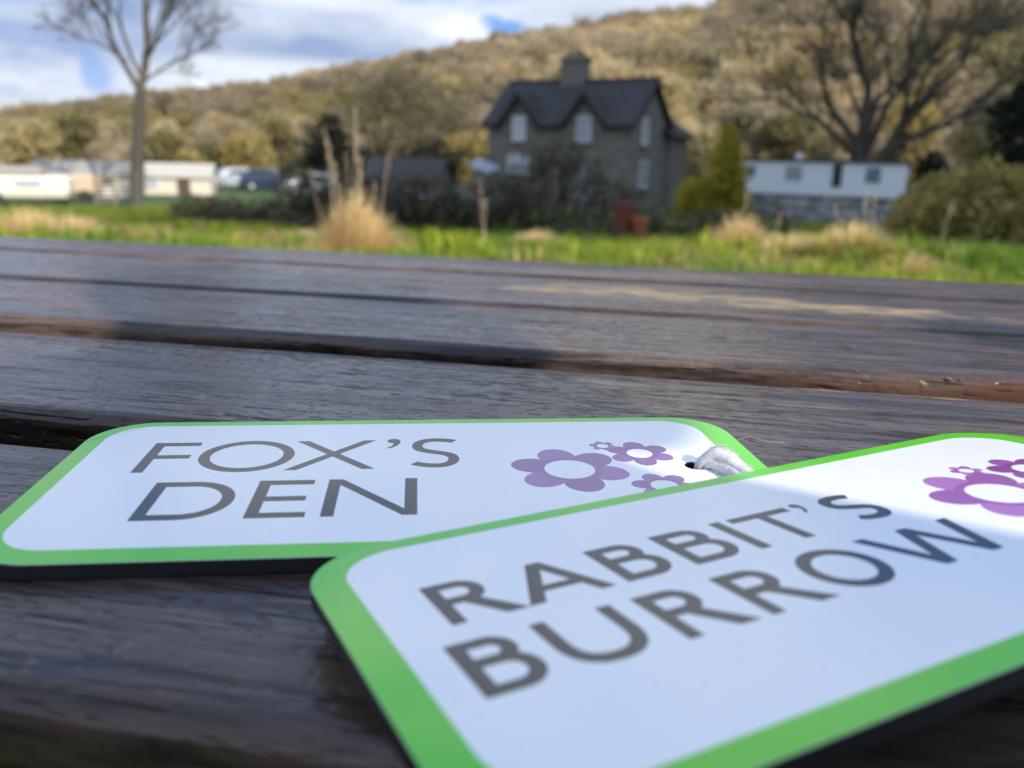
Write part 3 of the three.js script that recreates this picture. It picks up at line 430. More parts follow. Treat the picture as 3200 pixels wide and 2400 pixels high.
// ---------------------------------------------------------------- meadow grass, straw tussocks and dry stalks
{
  const rnd = rng(77);
  const tuft = (seed, n, h, lean) => { const r = rng(seed), s = new Soup(); for (let k = 0; k < n; k++) { const a = r() * 6.28, d = V(Math.cos(a), 0, Math.sin(a)), b = V(-d.z, 0, d.x).multiplyScalar(0.004 + r() * 0.004), p = d.clone().multiplyScalar(r() * 0.07), hh = h * (0.5 + r() * 0.7), bend = lean * (0.3 + r()), c = 0.75 + r() * 0.5, col = [c, c, c]; const m = p.clone().addScaledVector(d, bend * 0.35).add(V(0, hh * 0.65, 0)), e = p.clone().addScaledVector(d, bend).add(V(0, hh * (1 - bend), 0)); s.quad(p.clone().sub(b), p.clone().add(b), m.clone().add(b), m.clone().sub(b), col); s.tri(m.clone().sub(b), m.clone().add(b), e, col); } return s.geo(); };
  const protos = [tuft(1, 26, 0.16, 0.1), tuft(2, 30, 0.22, 0.16), tuft(3, 22, 0.12, 0.09)], lists = [[], [], []], m = new THREE.Matrix4(), q = new THREE.Quaternion();
  for (let k = 0; k < 78000; k++) {
    const near = k >= 52000, d = near ? Math.sqrt(lerp(0.9, 36, rnd())) : Math.sqrt(lerp(4.5 * 4.5, 46 * 46, Math.pow(rnd(), 1.5))), az = (rnd() - 0.5) * (near ? 3.6 : 1.5), x = Math.sin(az) * d, z = -Math.cos(az) * d, n = fbm(x * 0.5, z * 0.5, 91, 3), n2 = vn(x * 1.7, z * 1.7, 92);
    const s = (0.7 + rnd() * 0.7) * lerp(1, 0.55, smooth(8, 13, d)) * lerp(1, 2.2, smooth(24, 40, d)) * (0.7 + n2 * 0.6), straw = smooth(0.56, 0.68, n) * 0.7;
    const yl = smooth(0.35, 0.65, fbm(x * 0.9 + 3, z * 0.9, 95, 2)); let c = tint([lerp(0.13, 0.34, yl * 0.7 + n2 * 0.3), lerp(0.25, 0.38, yl * 0.7 + n2 * 0.3), 0.03], rnd, 0.2); if (rnd() < straw) c = tint([0.44, 0.33, 0.14], rnd, 0.25);
    q.setFromAxisAngle(V(0, 1, 0), rnd() * 6.28); m.compose(V(x, groundY(x, z) - 0.01, z), q, V(s, s, s)); lists[(rnd() * 3) | 0].push([m.clone(), c]);
  }
  ['short', 'long', 'fine'].forEach((w, i) => { const im = new THREE.InstancedMesh(protos[i], leafM(0.9, 0.4), lists[i].length); im.name = numbered('meadow_grass'); im.castShadow = im.receiveShadow = true; lists[i].forEach(([mm, c], j) => { im.setMatrixAt(j, mm); im.setColorAt(j, lin(...c)); }); scene.add(im); tag(im, `${w} green grass growing across the sloping meadow`, 'grass', null, 'stuff'); });

  const blade = (s, p, dir, h, w, bend, col) => { const b = V(-dir.z, 0, dir.x).multiplyScalar(w); let a = p.clone(); for (let k = 1; k <= 4; k++) { const t = k / 4, e = p.clone().addScaledVector(dir, bend * t * t).add(V(0, h * (t - 0.35 * bend / Math.max(h, 0.1) * t * t), 0)), w0 = 1 - (k - 1) / 4 * 0.8, w1 = 1 - t * 0.8; s.quad(a.clone().addScaledVector(b, -w0), a.clone().addScaledVector(b, w0), e.clone().addScaledVector(b, w1), e.clone().addScaledVector(b, -w1), col); a = e; } };
  const strawC = [[0.82, 0.63, 0.32], [0.86, 0.67, 0.37], [0.74, 0.56, 0.27], [0.62, 0.48, 0.22]];
  // [px centre, dist, width m, height m, blades, wind, label]
  [[770, 8.0, 0.46, 0.74, 1400, 0.02, 'straw tussock at the foot of the tall dry stalks'], [1165, 10.5, 0.7, 0.42, 700, 0.1, 'rounded straw tussock below the stone house door'], [1300, 9, 0.5, 0.22, 300, 0.1, 'low straw tussock left of the rusty drum'], [1400, 8.2, 0.7, 0.2, 340, 0.12, 'low straw tussock below the clay pot'], [1612, 8.8, 0.42, 0.66, 900, 0.04, 'tall straw tussock below the golden conifer'], [1730, 8.2, 0.9, 0.4, 800, 0.22, 'windblown straw tussock below the caravan window'], [1860, 7.8, 0.55, 0.56, 900, 0.12, 'dense straw tussock below the caravan door'], [1985, 7.4, 0.8, 0.36, 800, 0.26, 'windblown straw tussock below the broom bush'], [2090, 8.5, 0.5, 0.25, 300, 0.15, 'small straw tussock at the foot of the broom bush'], [1900, 11, 0.8, 0.34, 420, 0.12, 'far straw tussock below the caravan end'], [2150, 12, 0.8, 0.5, 380, 0.1, 'straw tussock under the dark evergreen'], [60, 13, 1.8, 0.42, 900, 0.1, 'wide straw patch below the touring caravan'], [160, 11.5, 0.8, 0.4, 500, 0.1, 'straw tussock at the edge of the wide straw patch'], [500, 9.5, 0.9, 0.2, 320, 0.1, 'low straw tussock below the silver car'], [660, 15, 1.6, 0.2, 420, 0.1, 'long low straw tussock below the bramble bank'], [900, 8, 0.8, 0.16, 260, 0.1, 'thin straw tussock right of the tall dry stalks']]
    .forEach(([px, d, w, h, n, wind, label], i) => {
      const f = onG(px, d), r = rng(300 + i), s = new Soup(), t = thing('straw_tussock', label, 'grass tussock', [f.x, groundY(f.x, f.z) - 0.02, f.z], 0, 'straw tussocks in the meadow');
      for (let k = 0; k < n * 2.2; k++) { const a = r() * 6.28, q2 = Math.sqrt(r()), p = V(Math.cos(a) * q2 * w / 2, 0, Math.sin(a) * q2 * w / 3), dir = V(Math.cos(a) * 0.7 + wind * 4 + (r() - 0.5) * 0.8, 0, Math.sin(a) + (r() - 0.5) * 0.8).normalize(); blade(s, p, dir, h * (px > 1000 ? 0.7 : 0.95) * (1.15 - q2 * 0.5) * (0.6 + r() * 0.6), 0.006 + r() * 0.006, h * (0.1 + q2 * 0.34 + wind * 1.2) * (0.3 + r() * 1.2), tint(strawC[(r() * 4) | 0], r, 0.2)); }
      mesh('blades', s.geo(), leafM(0.95, 0.4), t);
    });
  // dry stalks: [px foot, px top, py top, dist, radius, label]
  [[768, 765, 232, 8.1, 0.013, 'tallest dry stalk rising from the straw tussock'], [735, 700, 275, 8.1, 0.008, 'dry stalk leaning left over the straw tussock'], [750, 706, 290, 8.3, 0.006, 'slender dry stalk beside the left leaning stalk'], [790, 842, 335, 8.2, 0.007, 'dry stalk leaning right towards the slate shed'], [778, 780, 340, 8.0, 0.009, 'short thick dry stalk beside the tallest one'], [720, 668, 360, 8.4, 0.005, 'short thin dry stalk leaning far left'], [760, 748, 330, 8.2, 0.006, 'thin dry stalk just left of the tallest one'], [775, 771, 300, 8.3, 0.006, 'thin dry stalk just right of the tallest one'], [785, 812, 390, 8.1, 0.005, 'short dry stalk leaning a little right'], [745, 722, 340, 8.2, 0.006, 'short dry stalk between the left leaning ones'], [755, 738, 400, 8.0, 0.007, 'stubby dry stalk low in the straw tussock'], [1052, 1037, 384, 8.5, 0.006, 'single dry stalk standing before the garden hedge'], [1060, 1045, 430, 8.4, 0.006, 'thin dry stalk crossing the single one by the hedge'], [1600, 1614, 415, 9, 0.008, 'dry stalk rising from the tall tussock'], [1655, 1690, 460, 8.8, 0.005, 'dry stalk leaning right before the stone wall'], [1835, 1806, 440, 8.2, 0.006, 'dry stalk leaning left before the stone wall'], [1885, 1870, 425, 8.2, 0.006, 'dry stalk before the end of the stone wall'], [1905, 1890, 420, 8.3, 0.006, 'dry stalk rising beside the broom bush'], [1720, 1830, 528, 8.2, 0.004, 'thin dry stalk blown almost flat over the tussock'], [2050, 2060, 430, 9, 0.005, 'dry stalk before the broom bush']]
    .forEach(([p0, p1, py, d, rad, label], i) => {
      const f = onG(p0, d), g = groundY(f.x, f.z), e = at(p1, py, d), r = rng(500 + i), s = new Soup(), h = new Soup(), t = thing('dry_stalk', label, 'stalk', [f.x, g, f.z], 0, 'dry stalks in the meadow');
      const A = V(0, 0, 0), B = V(e.x - f.x, e.y - g, e.z - f.z), col = tint([0.55, 0.43, 0.3], r, 0.15); let a = A;
      for (let k = 1; k <= 5; k++) { const b = A.clone().lerp(B, k / 5).add(V(Math.sin(k * 1.7 + i) * 0.012, 0, 0)); s.tube(a, b, rad * 0.9 * (1.1 - 0.14 * k), rad * 0.9 * (1.1 - 0.12 * (k + 1)), col, 6); a = b; }
      for (let k = 0; k < 14; k++) { const q2 = r() * 0.22, p = B.clone().multiplyScalar(1 - q2); h.leaf(p.add(V(r() - 0.5, r() - 0.5, r() - 0.5).multiplyScalar(0.03)), 0.012, r, tint([0.4, 0.3, 0.2], r, 0.2), 3); }
      mesh('stem', s.geo(), vc(0.85), t); mesh('seed_head', h.geo(), vc(0.9), t).userData.kind = 'stuff';
    });
}
// ---------------------------------------------------------------- picnic table
const TOP = 0.75, TH = R(-10.4), PLANKS = [[0.695, 0.795], [0.55, 0.69], [0.414, 0.536], [0.277, 0.402], [0.116, 0.239], [-0.056, 0.079]], U0 = -0.98, LEN = 1.84;
{
  const tw = 2048, table = thing('picnic_table', 'dark stained plank picnic table under the two signs', 'table', [0, 0, 0], TH);
  // worn places where pale wood shows: plank, from u, to u, w, half width, strength
  const flakes = [[1, -0.13, 0.1, 0.63, 0.013, 0.9], [1, -0.1, 0.04, 0.65, 0.008, 0.7], [1, -0.02, 0.2, 0.612, 0.01, 1], [1, 0.04, 0.24, 0.598, 0.008, 0.9], [1, -0.14, 0.0, 0.615, 0.006, 0.7], [1, 0.1, 0.3, 0.588, 0.006, 0.6], [2, 0.115, 0.15, 0.503, 0.0022, 1], [2, 0.085, 0.1, 0.51, 0.002, 0.8], [2, 0.0, 0.02, 0.52, 0.002, 0.6], [3, 0.055, 0.16, 0.3985, 0.0022, 1.1], [3, 0.09, 0.12, 0.3, 0.0018, 0.8], [3, 0.125, 0.17, 0.303, 0.002, 1], [3, -0.12, -0.085, 0.322, 0.0022, 0.55], [3, -0.05, 0.0, 0.38, 0.003, 0.3], [3, 0.02, 0.09, 0.365, 0.002, 0.4]];
  const mats = PLANKS.map(([w0, w1], pi) => {
    const thh = pi === 3 || pi === 4 ? 1024 : 512, S = 900 + pi * 31, wid = w1 - w0, hgt = new Float32Array(tw * thh), rough = new Float32Array(tw * thh), kr0 = rng(S), knots = [0, 1, 2, 3].map(() => [U0 + kr0() * LEN, wid * (0.2 + 0.6 * kr0()), 0.008 + kr0() * 0.007]);
    const color = dataTex(tw, thh, (i, j) => {
      const u = U0 + (i + 0.5) / tw * LEN, v = ((j + 0.5) / thh - 0.15) / 0.7, ym = v * wid, w = w1 - ym;      // v 0 at the far edge, 1 at the near edge
      let bend = 0.006 * (fbm(u * 3.1, ym * 22, S, 3) - 0.5) + 0.004 * Math.sin(u * 2.3 + pi), knot = 0; for (const [ku, kv, kr] of knots) { const du = (u - ku) / (kr * 3.2), dv = (ym - kv) / kr, q = du * du + dv * dv; if (q < 9) { bend += kr * 0.9 * Math.sign(dv || 1) * Math.exp(-q) * (1 - Math.exp(-Math.abs(dv) * 2)); knot = Math.max(knot, smooth(0.32, 0.08, q)); } }
      const y = ym + bend;
      const g1 = vn(u * 11, y * 260, S + 1), g2 = vn(u * 34, y * 620, S + 2), g3 = vn(u * 120, y * 900, S + 3), broad = fbm(u * 4, ym * 30, S + 4, 3), blotch = fbm(u * 26, ym * 60, S + 14, 4);
      const clus = smooth(0.46, 0.66, vn(u * 9, ym * 50, S + 6)), dash = smooth(0.68, 0.86, vn(u * 62, y * 700, S + 5) * 0.7 + vn(u * 150, y * 1000, S + 15) * 0.3) * clus + smooth(0.8, 0.93, vn(u * 24, y * 420, S + 7)) * smooth(0.48, 0.66, broad) + smooth(0.7, 0.8, vn(u * 300, y * 600, S + 16)) * 0.25;
      const grain = g1 * 0.5 + g2 * 0.3 + g3 * 0.2, worn = smooth(0.45, 0.75, broad) * 0.8;
      const gr2 = smooth(0.25, 0.75, grain); const bl = 0.7 + 0.6 * blotch; let r = lerp(0.024, 0.1, gr2) * bl, g = lerp(0.017, 0.071, gr2) * bl, b = lerp(0.015, 0.058, gr2) * bl;
      r = lerp(r, r * 1.5 + 0.012, worn); g = lerp(g, g * 1.4 + 0.008, worn); b = lerp(b, b * 1.3 + 0.006, worn);
      const red = smooth(0.86, 0.97, v) * smooth(0.3, 0.7, vn(u * 11, ym * 60, S + 8)) * (pi === 2 ? smooth(-0.06, 0.03, u) * 0.8 : 0.12); r = lerp(r, 0.13, red * 0.8); g = lerp(g, 0.048, red * 0.8); b = lerp(b, 0.03, red * 0.8);
      const rub = smooth(0.62, 0.75, vn(u * 14, ym * 120, S + 12)) * smooth(0.55, 0.7, vn(u * 5, ym * 26, S + 13)); r = lerp(r, 0.12, rub * 0.35); g = lerp(g, 0.085, rub * 0.35); b = lerp(b, 0.055, rub * 0.35);
      const dd = 1 - 0.65 * clamp(dash + knot * 0.8); r *= dd; g *= dd; b *= dd;
      let fl = 0;
      for (const [p, a0, a1, fw, hw, st] of flakes) if (p === pi && u > a0 && u < a1) { const e = smooth(0, 0.02, u - a0) * smooth(0, 0.02, a1 - u), q = Math.abs(w - fw + 0.006 * (vn(u * 18, fw * 99, 7) - 0.5)) / hw; fl = Math.max(fl, st * e * smooth(1.25, 0.5, q + (vn(u * 60, y * 420, S + 9) - 0.35) * 1.5)); }
      fl = clamp(fl) * smooth(0.25, 0.6, vn(u * 28, y * 260, S + 21) * 0.6 + vn(u * 90, y * 700, S + 22) * 0.5); r = lerp(r, 0.42 * (0.75 + 0.5 * g2), fl); g = lerp(g, 0.31 * (0.75 + 0.5 * g2), fl); b = lerp(b, 0.16 * (0.75 + 0.5 * g2), fl);
      hgt[j * tw + i] = 0.62 + 0.14 * (g1 - 0.5) + 0.12 * (g2 - 0.5) + 0.08 * (g3 - 0.5) + 0.16 * (blotch - 0.5) - 0.55 * clamp(dash) - 0.3 * knot - 0.12 * fl;
      rough[j * tw + i] = 0.23 + 0.2 * (broad - 0.5) + 0.24 * (blotch - 0.5) + 0.1 * (g2 - 0.5) + 0.3 * fl + 0.15 * clamp(dash);
      return [s8(r), s8(g), s8(b)];
    }, true);
    const hr = dataTex(tw, thh, (i, j) => [hgt[j * tw + i], rough[j * tw + i], 0], false);
    return new THREE.MeshStandardMaterial({ map: color, bumpMap: hr, bumpScale: 0.0012, roughnessMap: hr, roughness: 1 });
  });
  PLANKS.forEach(([w0, w1], pi) => {
    const TOP = 0.75 + [0.004, 0.0035, 0.004, -0.0018, 0, -0.002][pi], wid = w1 - w0, th = 0.04, rad = 0.0062, prof = [];      // profile: [across from the far edge, height, v]
    const push = (y, h, v) => prof.push([y, h, v]);
    push(0.0, -th, 0.0); push(0, -rad, 0.12);
    for (let k = 1; k <= 5; k++) { const a = k / 5 * Math.PI / 2; push(rad - Math.cos(a) * rad, -rad + Math.sin(a) * rad, 0.12 + 0.03 * k / 5 + rad / wid * 0.7 * k / 5); }
    for (let k = 1; k <= 9; k++) { const y = lerp(rad, wid - rad, k / 9); push(y, 0, 0.15 + 0.7 * y / wid); }
    for (let k = 1; k <= 5; k++) { const a = k / 5 * Math.PI / 2; push(wid - rad + Math.sin(a) * rad, -rad + Math.cos(a) * rad, 0.15 + 0.7 * (1 - rad / wid) + (0.7 * rad / wid + 0.03) * k / 5); }
    push(wid, -th, 1.0);
    const NX = 160, pos = [], uv = [], idx = [], m = prof.length;
    for (let i = 0; i <= NX; i++) { const u = U0 + LEN * i / NX; for (let k = 0; k < m; k++) { const [y, h, v] = prof[k], e = k < 3 ? -1 : k > m - 4 ? 1 : 0; pos.push(u, TOP + h + 0.0009 * (fbm(u * 6, y * 20, pi * 7 + 3, 2) - 0.5) + (Math.abs(e) ? 0.0012 * (vn(u * 28, k, pi + 40) - 0.5) : 0), -(w1 - y) + e * 0.0012 * (vn(u * 16, k > 9 ? 9 : 1, pi + 50) - 0.5)); uv.push((u - U0) / LEN, v); } }
    for (let i = 0; i < NX; i++) for (let k = 0; k < m - 1; k++) { const a = i * m + k, b = a + 1, c = a + m, d = c + 1; idx.push(a, b, c, b, d, c); }
    for (let k = 1; k < m - 1; k++) { idx.push(0, k + 1, k); const q = NX * m; idx.push(q, q + k, q + k + 1); } 
    for (let i = 0; i < NX; i++) { const a = i * m, b = a + m - 1, c = a + m, d = c + m - 1; idx.push(a, c, b, b, c, d); }
    const g = new THREE.BufferGeometry(); g.setAttribute('position', new THREE.Float32BufferAttribute(pos, 3)); g.setAttribute('uv', new THREE.Float32BufferAttribute(uv, 2)); g.setIndex(idx); g.computeVertexNormals();
    const pl = mesh('plank', g, mats[pi], table);
    if (pi === 2) { const r = rng(60), bm = new THREE.MeshPhysicalMaterial({ color: lin(0.1, 0.06, 0.045), roughness: 0.08, clearcoat: 1 }); for (let k = 0; k < 16; k++) { const u = 0.03 + r() * 0.17, rr = k < 3 ? 0.0014 : 0.0005 + r() * 0.0006, b = mesh('water_bead', new THREE.SphereGeometry(rr, 10, 8), bm, pl); b.position.set(u, TOP - 0.0016 + (r() - 0.5) * 0.003, -(w0 + 0.0026 - (r() - 0.5) * 0.003)); b.scale.set(1.3, 0.7, 1); } }  // small water droplets beading along the front edge of this plank
  });
  // frame below the top: battens, legs and bench seats
  const fm = std([0.035, 0.029, 0.027], 0.6), wood = (w, h, d, x, y, z) => box(w, h, d, x, y, z, 0.006);
  for (const x of [-0.72, 0.02, 0.66]) mesh('batten', wood(0.07, 0.045, 0.78, x, TOP - 0.064, -0.37), fm, table);
  for (const x of [-0.78, 0.6]) {
    for (const s of [-1, 1]) { const l = wood(0.045, 0.9, 0.095, 0, 0, 0); l.rotateX(s * R(-28)); l.translate(x, 0.33, -0.37 + s * 0.36); mesh('leg', l, fm, table); }
    mesh('cross_beam', wood(0.045, 0.095, 1.5, x + 0.05, 0.36, -0.37), fm, table);
  }
  for (const s of [-1, 1]) for (const k of [0, 1]) mesh('seat_plank', wood(1.84, 0.04, 0.12, U0 + LEN / 2, 0.43, -0.37 + s * (0.58 + k * 0.135)), fm, table);
}

// ---------------------------------------------------------------- the two name signs
const INK = '#1d1b1c', GREEN = '#60d21c';
function glyph(c, ch, x0, x1, y0, y1, sw) {
  const w = x1 - x0, h = y1 - y0, s = sw / 2, poly = (p) => { c.beginPath(); p.forEach(([x, y], i) => (i ? c.lineTo(x, y) : c.moveTo(x, y))); c.closePath(); c.fill(); }, bar = (a, b, d, e) => poly([[a, b], [d, b], [d, e], [a, e]]);
  c.lineWidth = sw; c.lineJoin = 'miter'; c.miterLimit = 8; c.lineCap = 'butt';
  const bowl = (top, bot, right) => { const a = x0 + s, my = (top + bot) / 2, r = right - s, k = Math.min((bot - top) / 2 - s, w * 0.55); c.beginPath(); c.moveTo(a, top + s); c.lineTo(r - k, top + s); c.bezierCurveTo(r - k * 0.42, top + s, r, top + s + (my - top - s) * 0.45, r, my); c.bezierCurveTo(r, bot - s - (bot - s - my) * 0.45, r - k * 0.42, bot - s, r - k, bot - s); c.lineTo(a, bot - s); c.stroke(); };
  const t = sw * 1.18;
  switch (ch) {
    case 'F': bar(x0, y0, x0 + sw, y1); bar(x0, y0, x1, y0 + sw * 0.98); bar(x0, y0 + h * 0.44, x0 + w * 0.95, y0 + h * 0.44 + sw * 0.95); break;
    case 'E': bar(x0, y0, x0 + sw, y1); bar(x0, y0, x1, y0 + sw * 0.98); bar(x0, y0 + h * 0.45, x0 + w * 0.93, y0 + h * 0.45 + sw * 0.95); bar(x0, y1 - sw * 0.98, x1, y1); break;
    case 'I': bar(x0, y0, x0 + sw, y1); break;
    case 'T': bar(x0, y0, x1, y0 + sw * 0.95); bar((x0 + x1) / 2 - s, y0, (x0 + x1) / 2 + s, y1); break;
    case 'O': c.beginPath(); c.ellipse((x0 + x1) / 2, (y0 + y1) / 2, w / 2 - s, h / 2 - s, 0, 0, 7); c.stroke(); break;
    case 'X': poly([[x0, y1], [x0 + t, y1], [x1 - w * 0.03, y0], [x1 - w * 0.03 - t, y0]]); poly([[x0 + w * 0.03, y0], [x0 + w * 0.03 + t, y0], [x1, y1], [x1 - t, y1]]); break;
    case 'N': bar(x0, y0, x0 + sw, y1); bar(x1 - sw, y0, x1, y1); poly([[x0, y0], [x0 + sw * 1.15, y0], [x1, y1], [x1 - sw * 1.15, y1]]); break;
    case 'W': { const a = x0 + w * 0.27, m = (x0 + x1) / 2, b = x0 + w * 0.75, q = t * 0.94; poly([[x0, y0], [x0 + q, y0], [a + q / 2, y1], [a - q / 2, y1]]); poly([[m - q / 2, y0], [m + q / 2, y0], [a + q / 2, y1], [a - q / 2, y1]]); poly([[m - q / 2, y0], [m + q / 2, y0], [b + q / 2, y1], [b - q / 2, y1]]); poly([[x1 - q, y0], [x1, y0], [b + q / 2, y1], [b - q / 2, y1]]); break; }
    case 'A': { const m = (x0 + x1) / 2; poly([[x0, y1], [x0 + t * 0.95, y1], [m + t * 0.45, y0], [m - t * 0.45, y0]]); poly([[x1, y1], [x1 - t * 0.95, y1], [m - t * 0.45, y0], [m + t * 0.45, y0]]); bar(x0 + w * 0.22, y0 + h * 0.6, x1 - w * 0.22, y0 + h * 0.6 + sw * 0.9); break; }
    case 'D': bar(x0, y0, x0 + sw, y1); bowl(y0, y1, x1); break;
    case 'B': bar(x0, y0, x0 + sw, y1); bowl(y0, y0 + h * 0.52, x0 + w * 0.9); bowl(y0 + h * 0.52 - sw, y1, x1); break;
    case 'R': bar(x0, y0, x0 + sw, y1); bowl(y0, y0 + h * 0.56, x0 + w * 0.74); poly([[x0 + w * 0.34, y0 + h * 0.54], [x0 + w * 0.34 + t, y0 + h * 0.5], [x1, y1], [x1 - t * 1.3, y1]]); break;
    case 'U': { const by = y1 - s, q = h * 0.42; c.beginPath(); c.moveTo(x0 + s, y0); c.lineTo(x0 + s, by - q); c.bezierCurveTo(x0 + s, by - q * 0.3, x0 + w * 0.26, by, x0 + w / 2, by); c.bezierCurveTo(x1 - w * 0.26, by, x1 - s, by - q * 0.3, x1 - s, by - q); c.lineTo(x1 - s, y0); c.stroke(); break; }
    case 'S': { const X = (f) => x0 + s * 0.4 + f * (w - s * 0.8), Y = (f) => y0 + s + f * (h - 2 * s); c.beginPath(); c.moveTo(X(0.95), Y(0.07)); c.bezierCurveTo(X(0.72), Y(-0.03), X(0.09), Y(-0.07), X(0.09), Y(0.25)); c.bezierCurveTo(X(0.09), Y(0.56), X(0.9), Y(0.44), X(0.9), Y(0.75)); c.bezierCurveTo(X(0.9), Y(1.08), X(0.28), Y(1.04), X(0.02), Y(0.9)); c.stroke(); break; }
    case '’': { const r = w * 0.42; c.beginPath(); c.arc(x0 + r, y0 + r, r, 0, 7); c.fill(); c.beginPath(); c.moveTo(x0 + r, y0); c.bezierCurveTo(x1 + w * 0.1, y0, x1, y0 + h * 0.72, x0 + w * 0.12, y1); c.lineTo(x0, y1 - h * 0.08); c.bezierCurveTo(x0 + w * 0.42, y0 + h * 0.74, x0 + w * 0.55, y0 + h * 0.5, x0 + r * 0.6, y0 + h * 0.3); c.closePath(); c.fill(); break; }
  }
}
function flower(c, x, y, r, turn, hue, hue2, hole) {
  for (let k = 0; k < 6; k++) { const a = turn + k * Math.PI / 3, px = x + Math.cos(a) * r * 0.66, py = y + Math.sin(a) * r * 0.66; c.fillStyle = k % 2 ? hue : hue2; c.beginPath(); c.ellipse(px, py, r * 0.4, r * 0.345, a, 0, 7); c.fill(); }
  c.fillStyle = hue; c.beginPath(); c.arc(x, y, r * 0.58, 0, 7); c.fill();
  c.fillStyle = '#fbfbfa'; c.beginPath(); c.arc(x, y, r * hole, 0, 7); c.fill();
}
const bumpSign = dataTex(512, 512, (i, j) => { const n = fbm(i / 26, j / 60, 3, 4), f = smooth(0.62, 0.85, vn(i / 5, j / 16, 9)) * smooth(0.55, 0.75, vn(i / 90, j / 90, 10)), v = 0.5 + 0.55 * (n - 0.5) + 0.16 * f; return [v, v, v]; }, false, [4, 4]);
function makeSign(name, label, cfg, place) {
  const { W, H, inset, radii } = cfg, K = 2048 / W, cv = document.createElement('canvas'); cv.width = 2048; cv.height = Math.round(H * K);
  const c = cv.getContext('2d'); c.scale(K, K); c.fillStyle = GREEN; c.fillRect(0, 0, W, H);
  const [l, t, r, b] = inset, rr = radii - 6.5; c.fillStyle = '#fbfbfa'; c.beginPath(); c.roundRect(l, t, W - l - r, H - t - b, rr); c.fill();
  for (const f of cfg.flowers) flower(c, ...f);
  c.fillStyle = c.strokeStyle = INK; for (const g of cfg.text) glyph(c, ...g);
  const rn = rng(cfg.seed); for (let k = 0; k < 150; k++) { c.fillStyle = `rgba(80,75,70,${0.1 + rn() * 0.35})`; c.beginPath(); c.ellipse(rn() * W, rn() * H, 0.12 + rn() * 0.3, 0.1 + rn() * 0.12, rn() * 3, 0, 7); c.fill(); }
  for (let k = 0; k < 22; k++) { c.strokeStyle = `rgba(110,108,105,${0.1 + rn() * 0.16})`; c.lineWidth = 0.12; c.beginPath(); const x = rn() * W, y = rn() * H; c.moveTo(x, y); c.lineTo(x + (rn() - 0.5) * 14, y + (rn() - 0.5) * 3); c.stroke(); }
  const map = new THREE.CanvasTexture(cv); map.colorSpace = THREE.SRGBColorSpace; map.wrapS = map.wrapT = THREE.RepeatWrapping; map.repeat.set(1000 / W, 1000 / H); map.offset.set(0, 1); map.anisotropy = 8;
  const bump = bumpSign.clone(); bump.repeat.set(9, 9);
  const shape = (gr) => { const s = new THREE.Shape(), w = W / 1000 + gr, h = H / 1000 + gr, q = radii / 1000, g = -gr; s.moveTo(q, -g); s.lineTo(w - q, -g); s.absarc(w - q, -g - q, q, Math.PI / 2, 0, true); s.lineTo(w, -h + q); s.absarc(w - q, -h + q, q, 0, -Math.PI / 2, true); s.lineTo(q, -h); s.absarc(g + q, -h + q, q, -Math.PI / 2, -Math.PI, true); s.lineTo(g, -q); s.absarc(g + q, -g - q, q, Math.PI, Math.PI / 2, true); if (cfg.hole) { const p = new THREE.Path(); p.absarc(cfg.hole[0] / 1000, -cfg.hole[1] / 1000, cfg.hole[2] / 1000, 0, Math.PI * 2, false); s.holes.push(p); } return s; };
  const root = thing(name, label, 'sign'); place(root);
  const bg = new THREE.ExtrudeGeometry(shape(-0.0003), { depth: 0.0032, bevelEnabled: true, bevelSize: 0.0003, bevelThickness: 0.0003, bevelSegments: 2, curveSegments: 24 }); bg.rotateX(-Math.PI / 2); bg.translate(0, -0.0038, 0);
  mesh('backing_board', bg, std([0.012, 0.012, 0.014], 0.42), root);
  const fg = new THREE.ExtrudeGeometry(shape(-0.0002), { depth: 0.0002, bevelEnabled: false, curveSegments: 24 }); fg.rotateX(-Math.PI / 2); fg.translate(0, -0.0002 + 0.00005, 0);
  mesh('printed_face', fg, new THREE.MeshPhysicalMaterial({ map, roughness: 0.13, ior: 1.75, bumpMap: bump, bumpScale: 0.00007 }), root);
  return root;
}
const P1 = '#8c5f9e', P2 = '#9a6cab', Q1 = '#9a55a6', Q2 = '#b070ba', line = (y0, y1, sw, list) => list.map(([ch, a, b, d0 = 0, d1 = 0]) => [ch, a, b, y0 + d0, y1 + d1, sw]);
const foxAt = V(-0.1456, 0.7543, -0.2826), foxTurn = R(6.7);
makeSign('name_sign', 'white sign with green border reading FOX’S DEN lying on the planks', {
  W: 225, H: 109, inset: [6, 4.7, 10, 7.6], radii: 20, seed: 3, hole: [201.6, 52, 3.7],
  text: [...line(22.8, 50, 3.5, [['F', 24.2, 39.2], ['O', 41.3, 71.3, -0.9, 0.9], ['X', 69.6, 98], ['’', 101, 106.2, -1.2, -18.6], ['S', 109.2, 125.3, -1.2, -0.4]]), ...line(58.4, 85.4, 3.6, [['D', 34.6, 59.5], ['E', 64.4, 80.6], ['N', 84.8, 111.2]])],
  flowers: [[159.6, 53.2, 18, 0.32, P1, P2, 0.45], [186, 39.7, 10.9, 0.5, '#7d4f93', '#8a5c9f', 0.4], [175, 31.8, 4.4, 0.3, P1, P2, 0.45], [186.4, 68.2, 9.6, 0.2, P1, P2, 0.45]] },
  (g) => { g.position.copy(foxAt); g.rotation.y = foxTurn; });
const rabO = V(-0.0496, 0.7594, -0.1726), rabM = new THREE.Matrix4().makeBasis(V(0.8954566, 0.01201624, -0.44498661), V(-0.06065815, 0.9936052, -0.09523284), V(0.44099667, 0.11226894, 0.89045922));
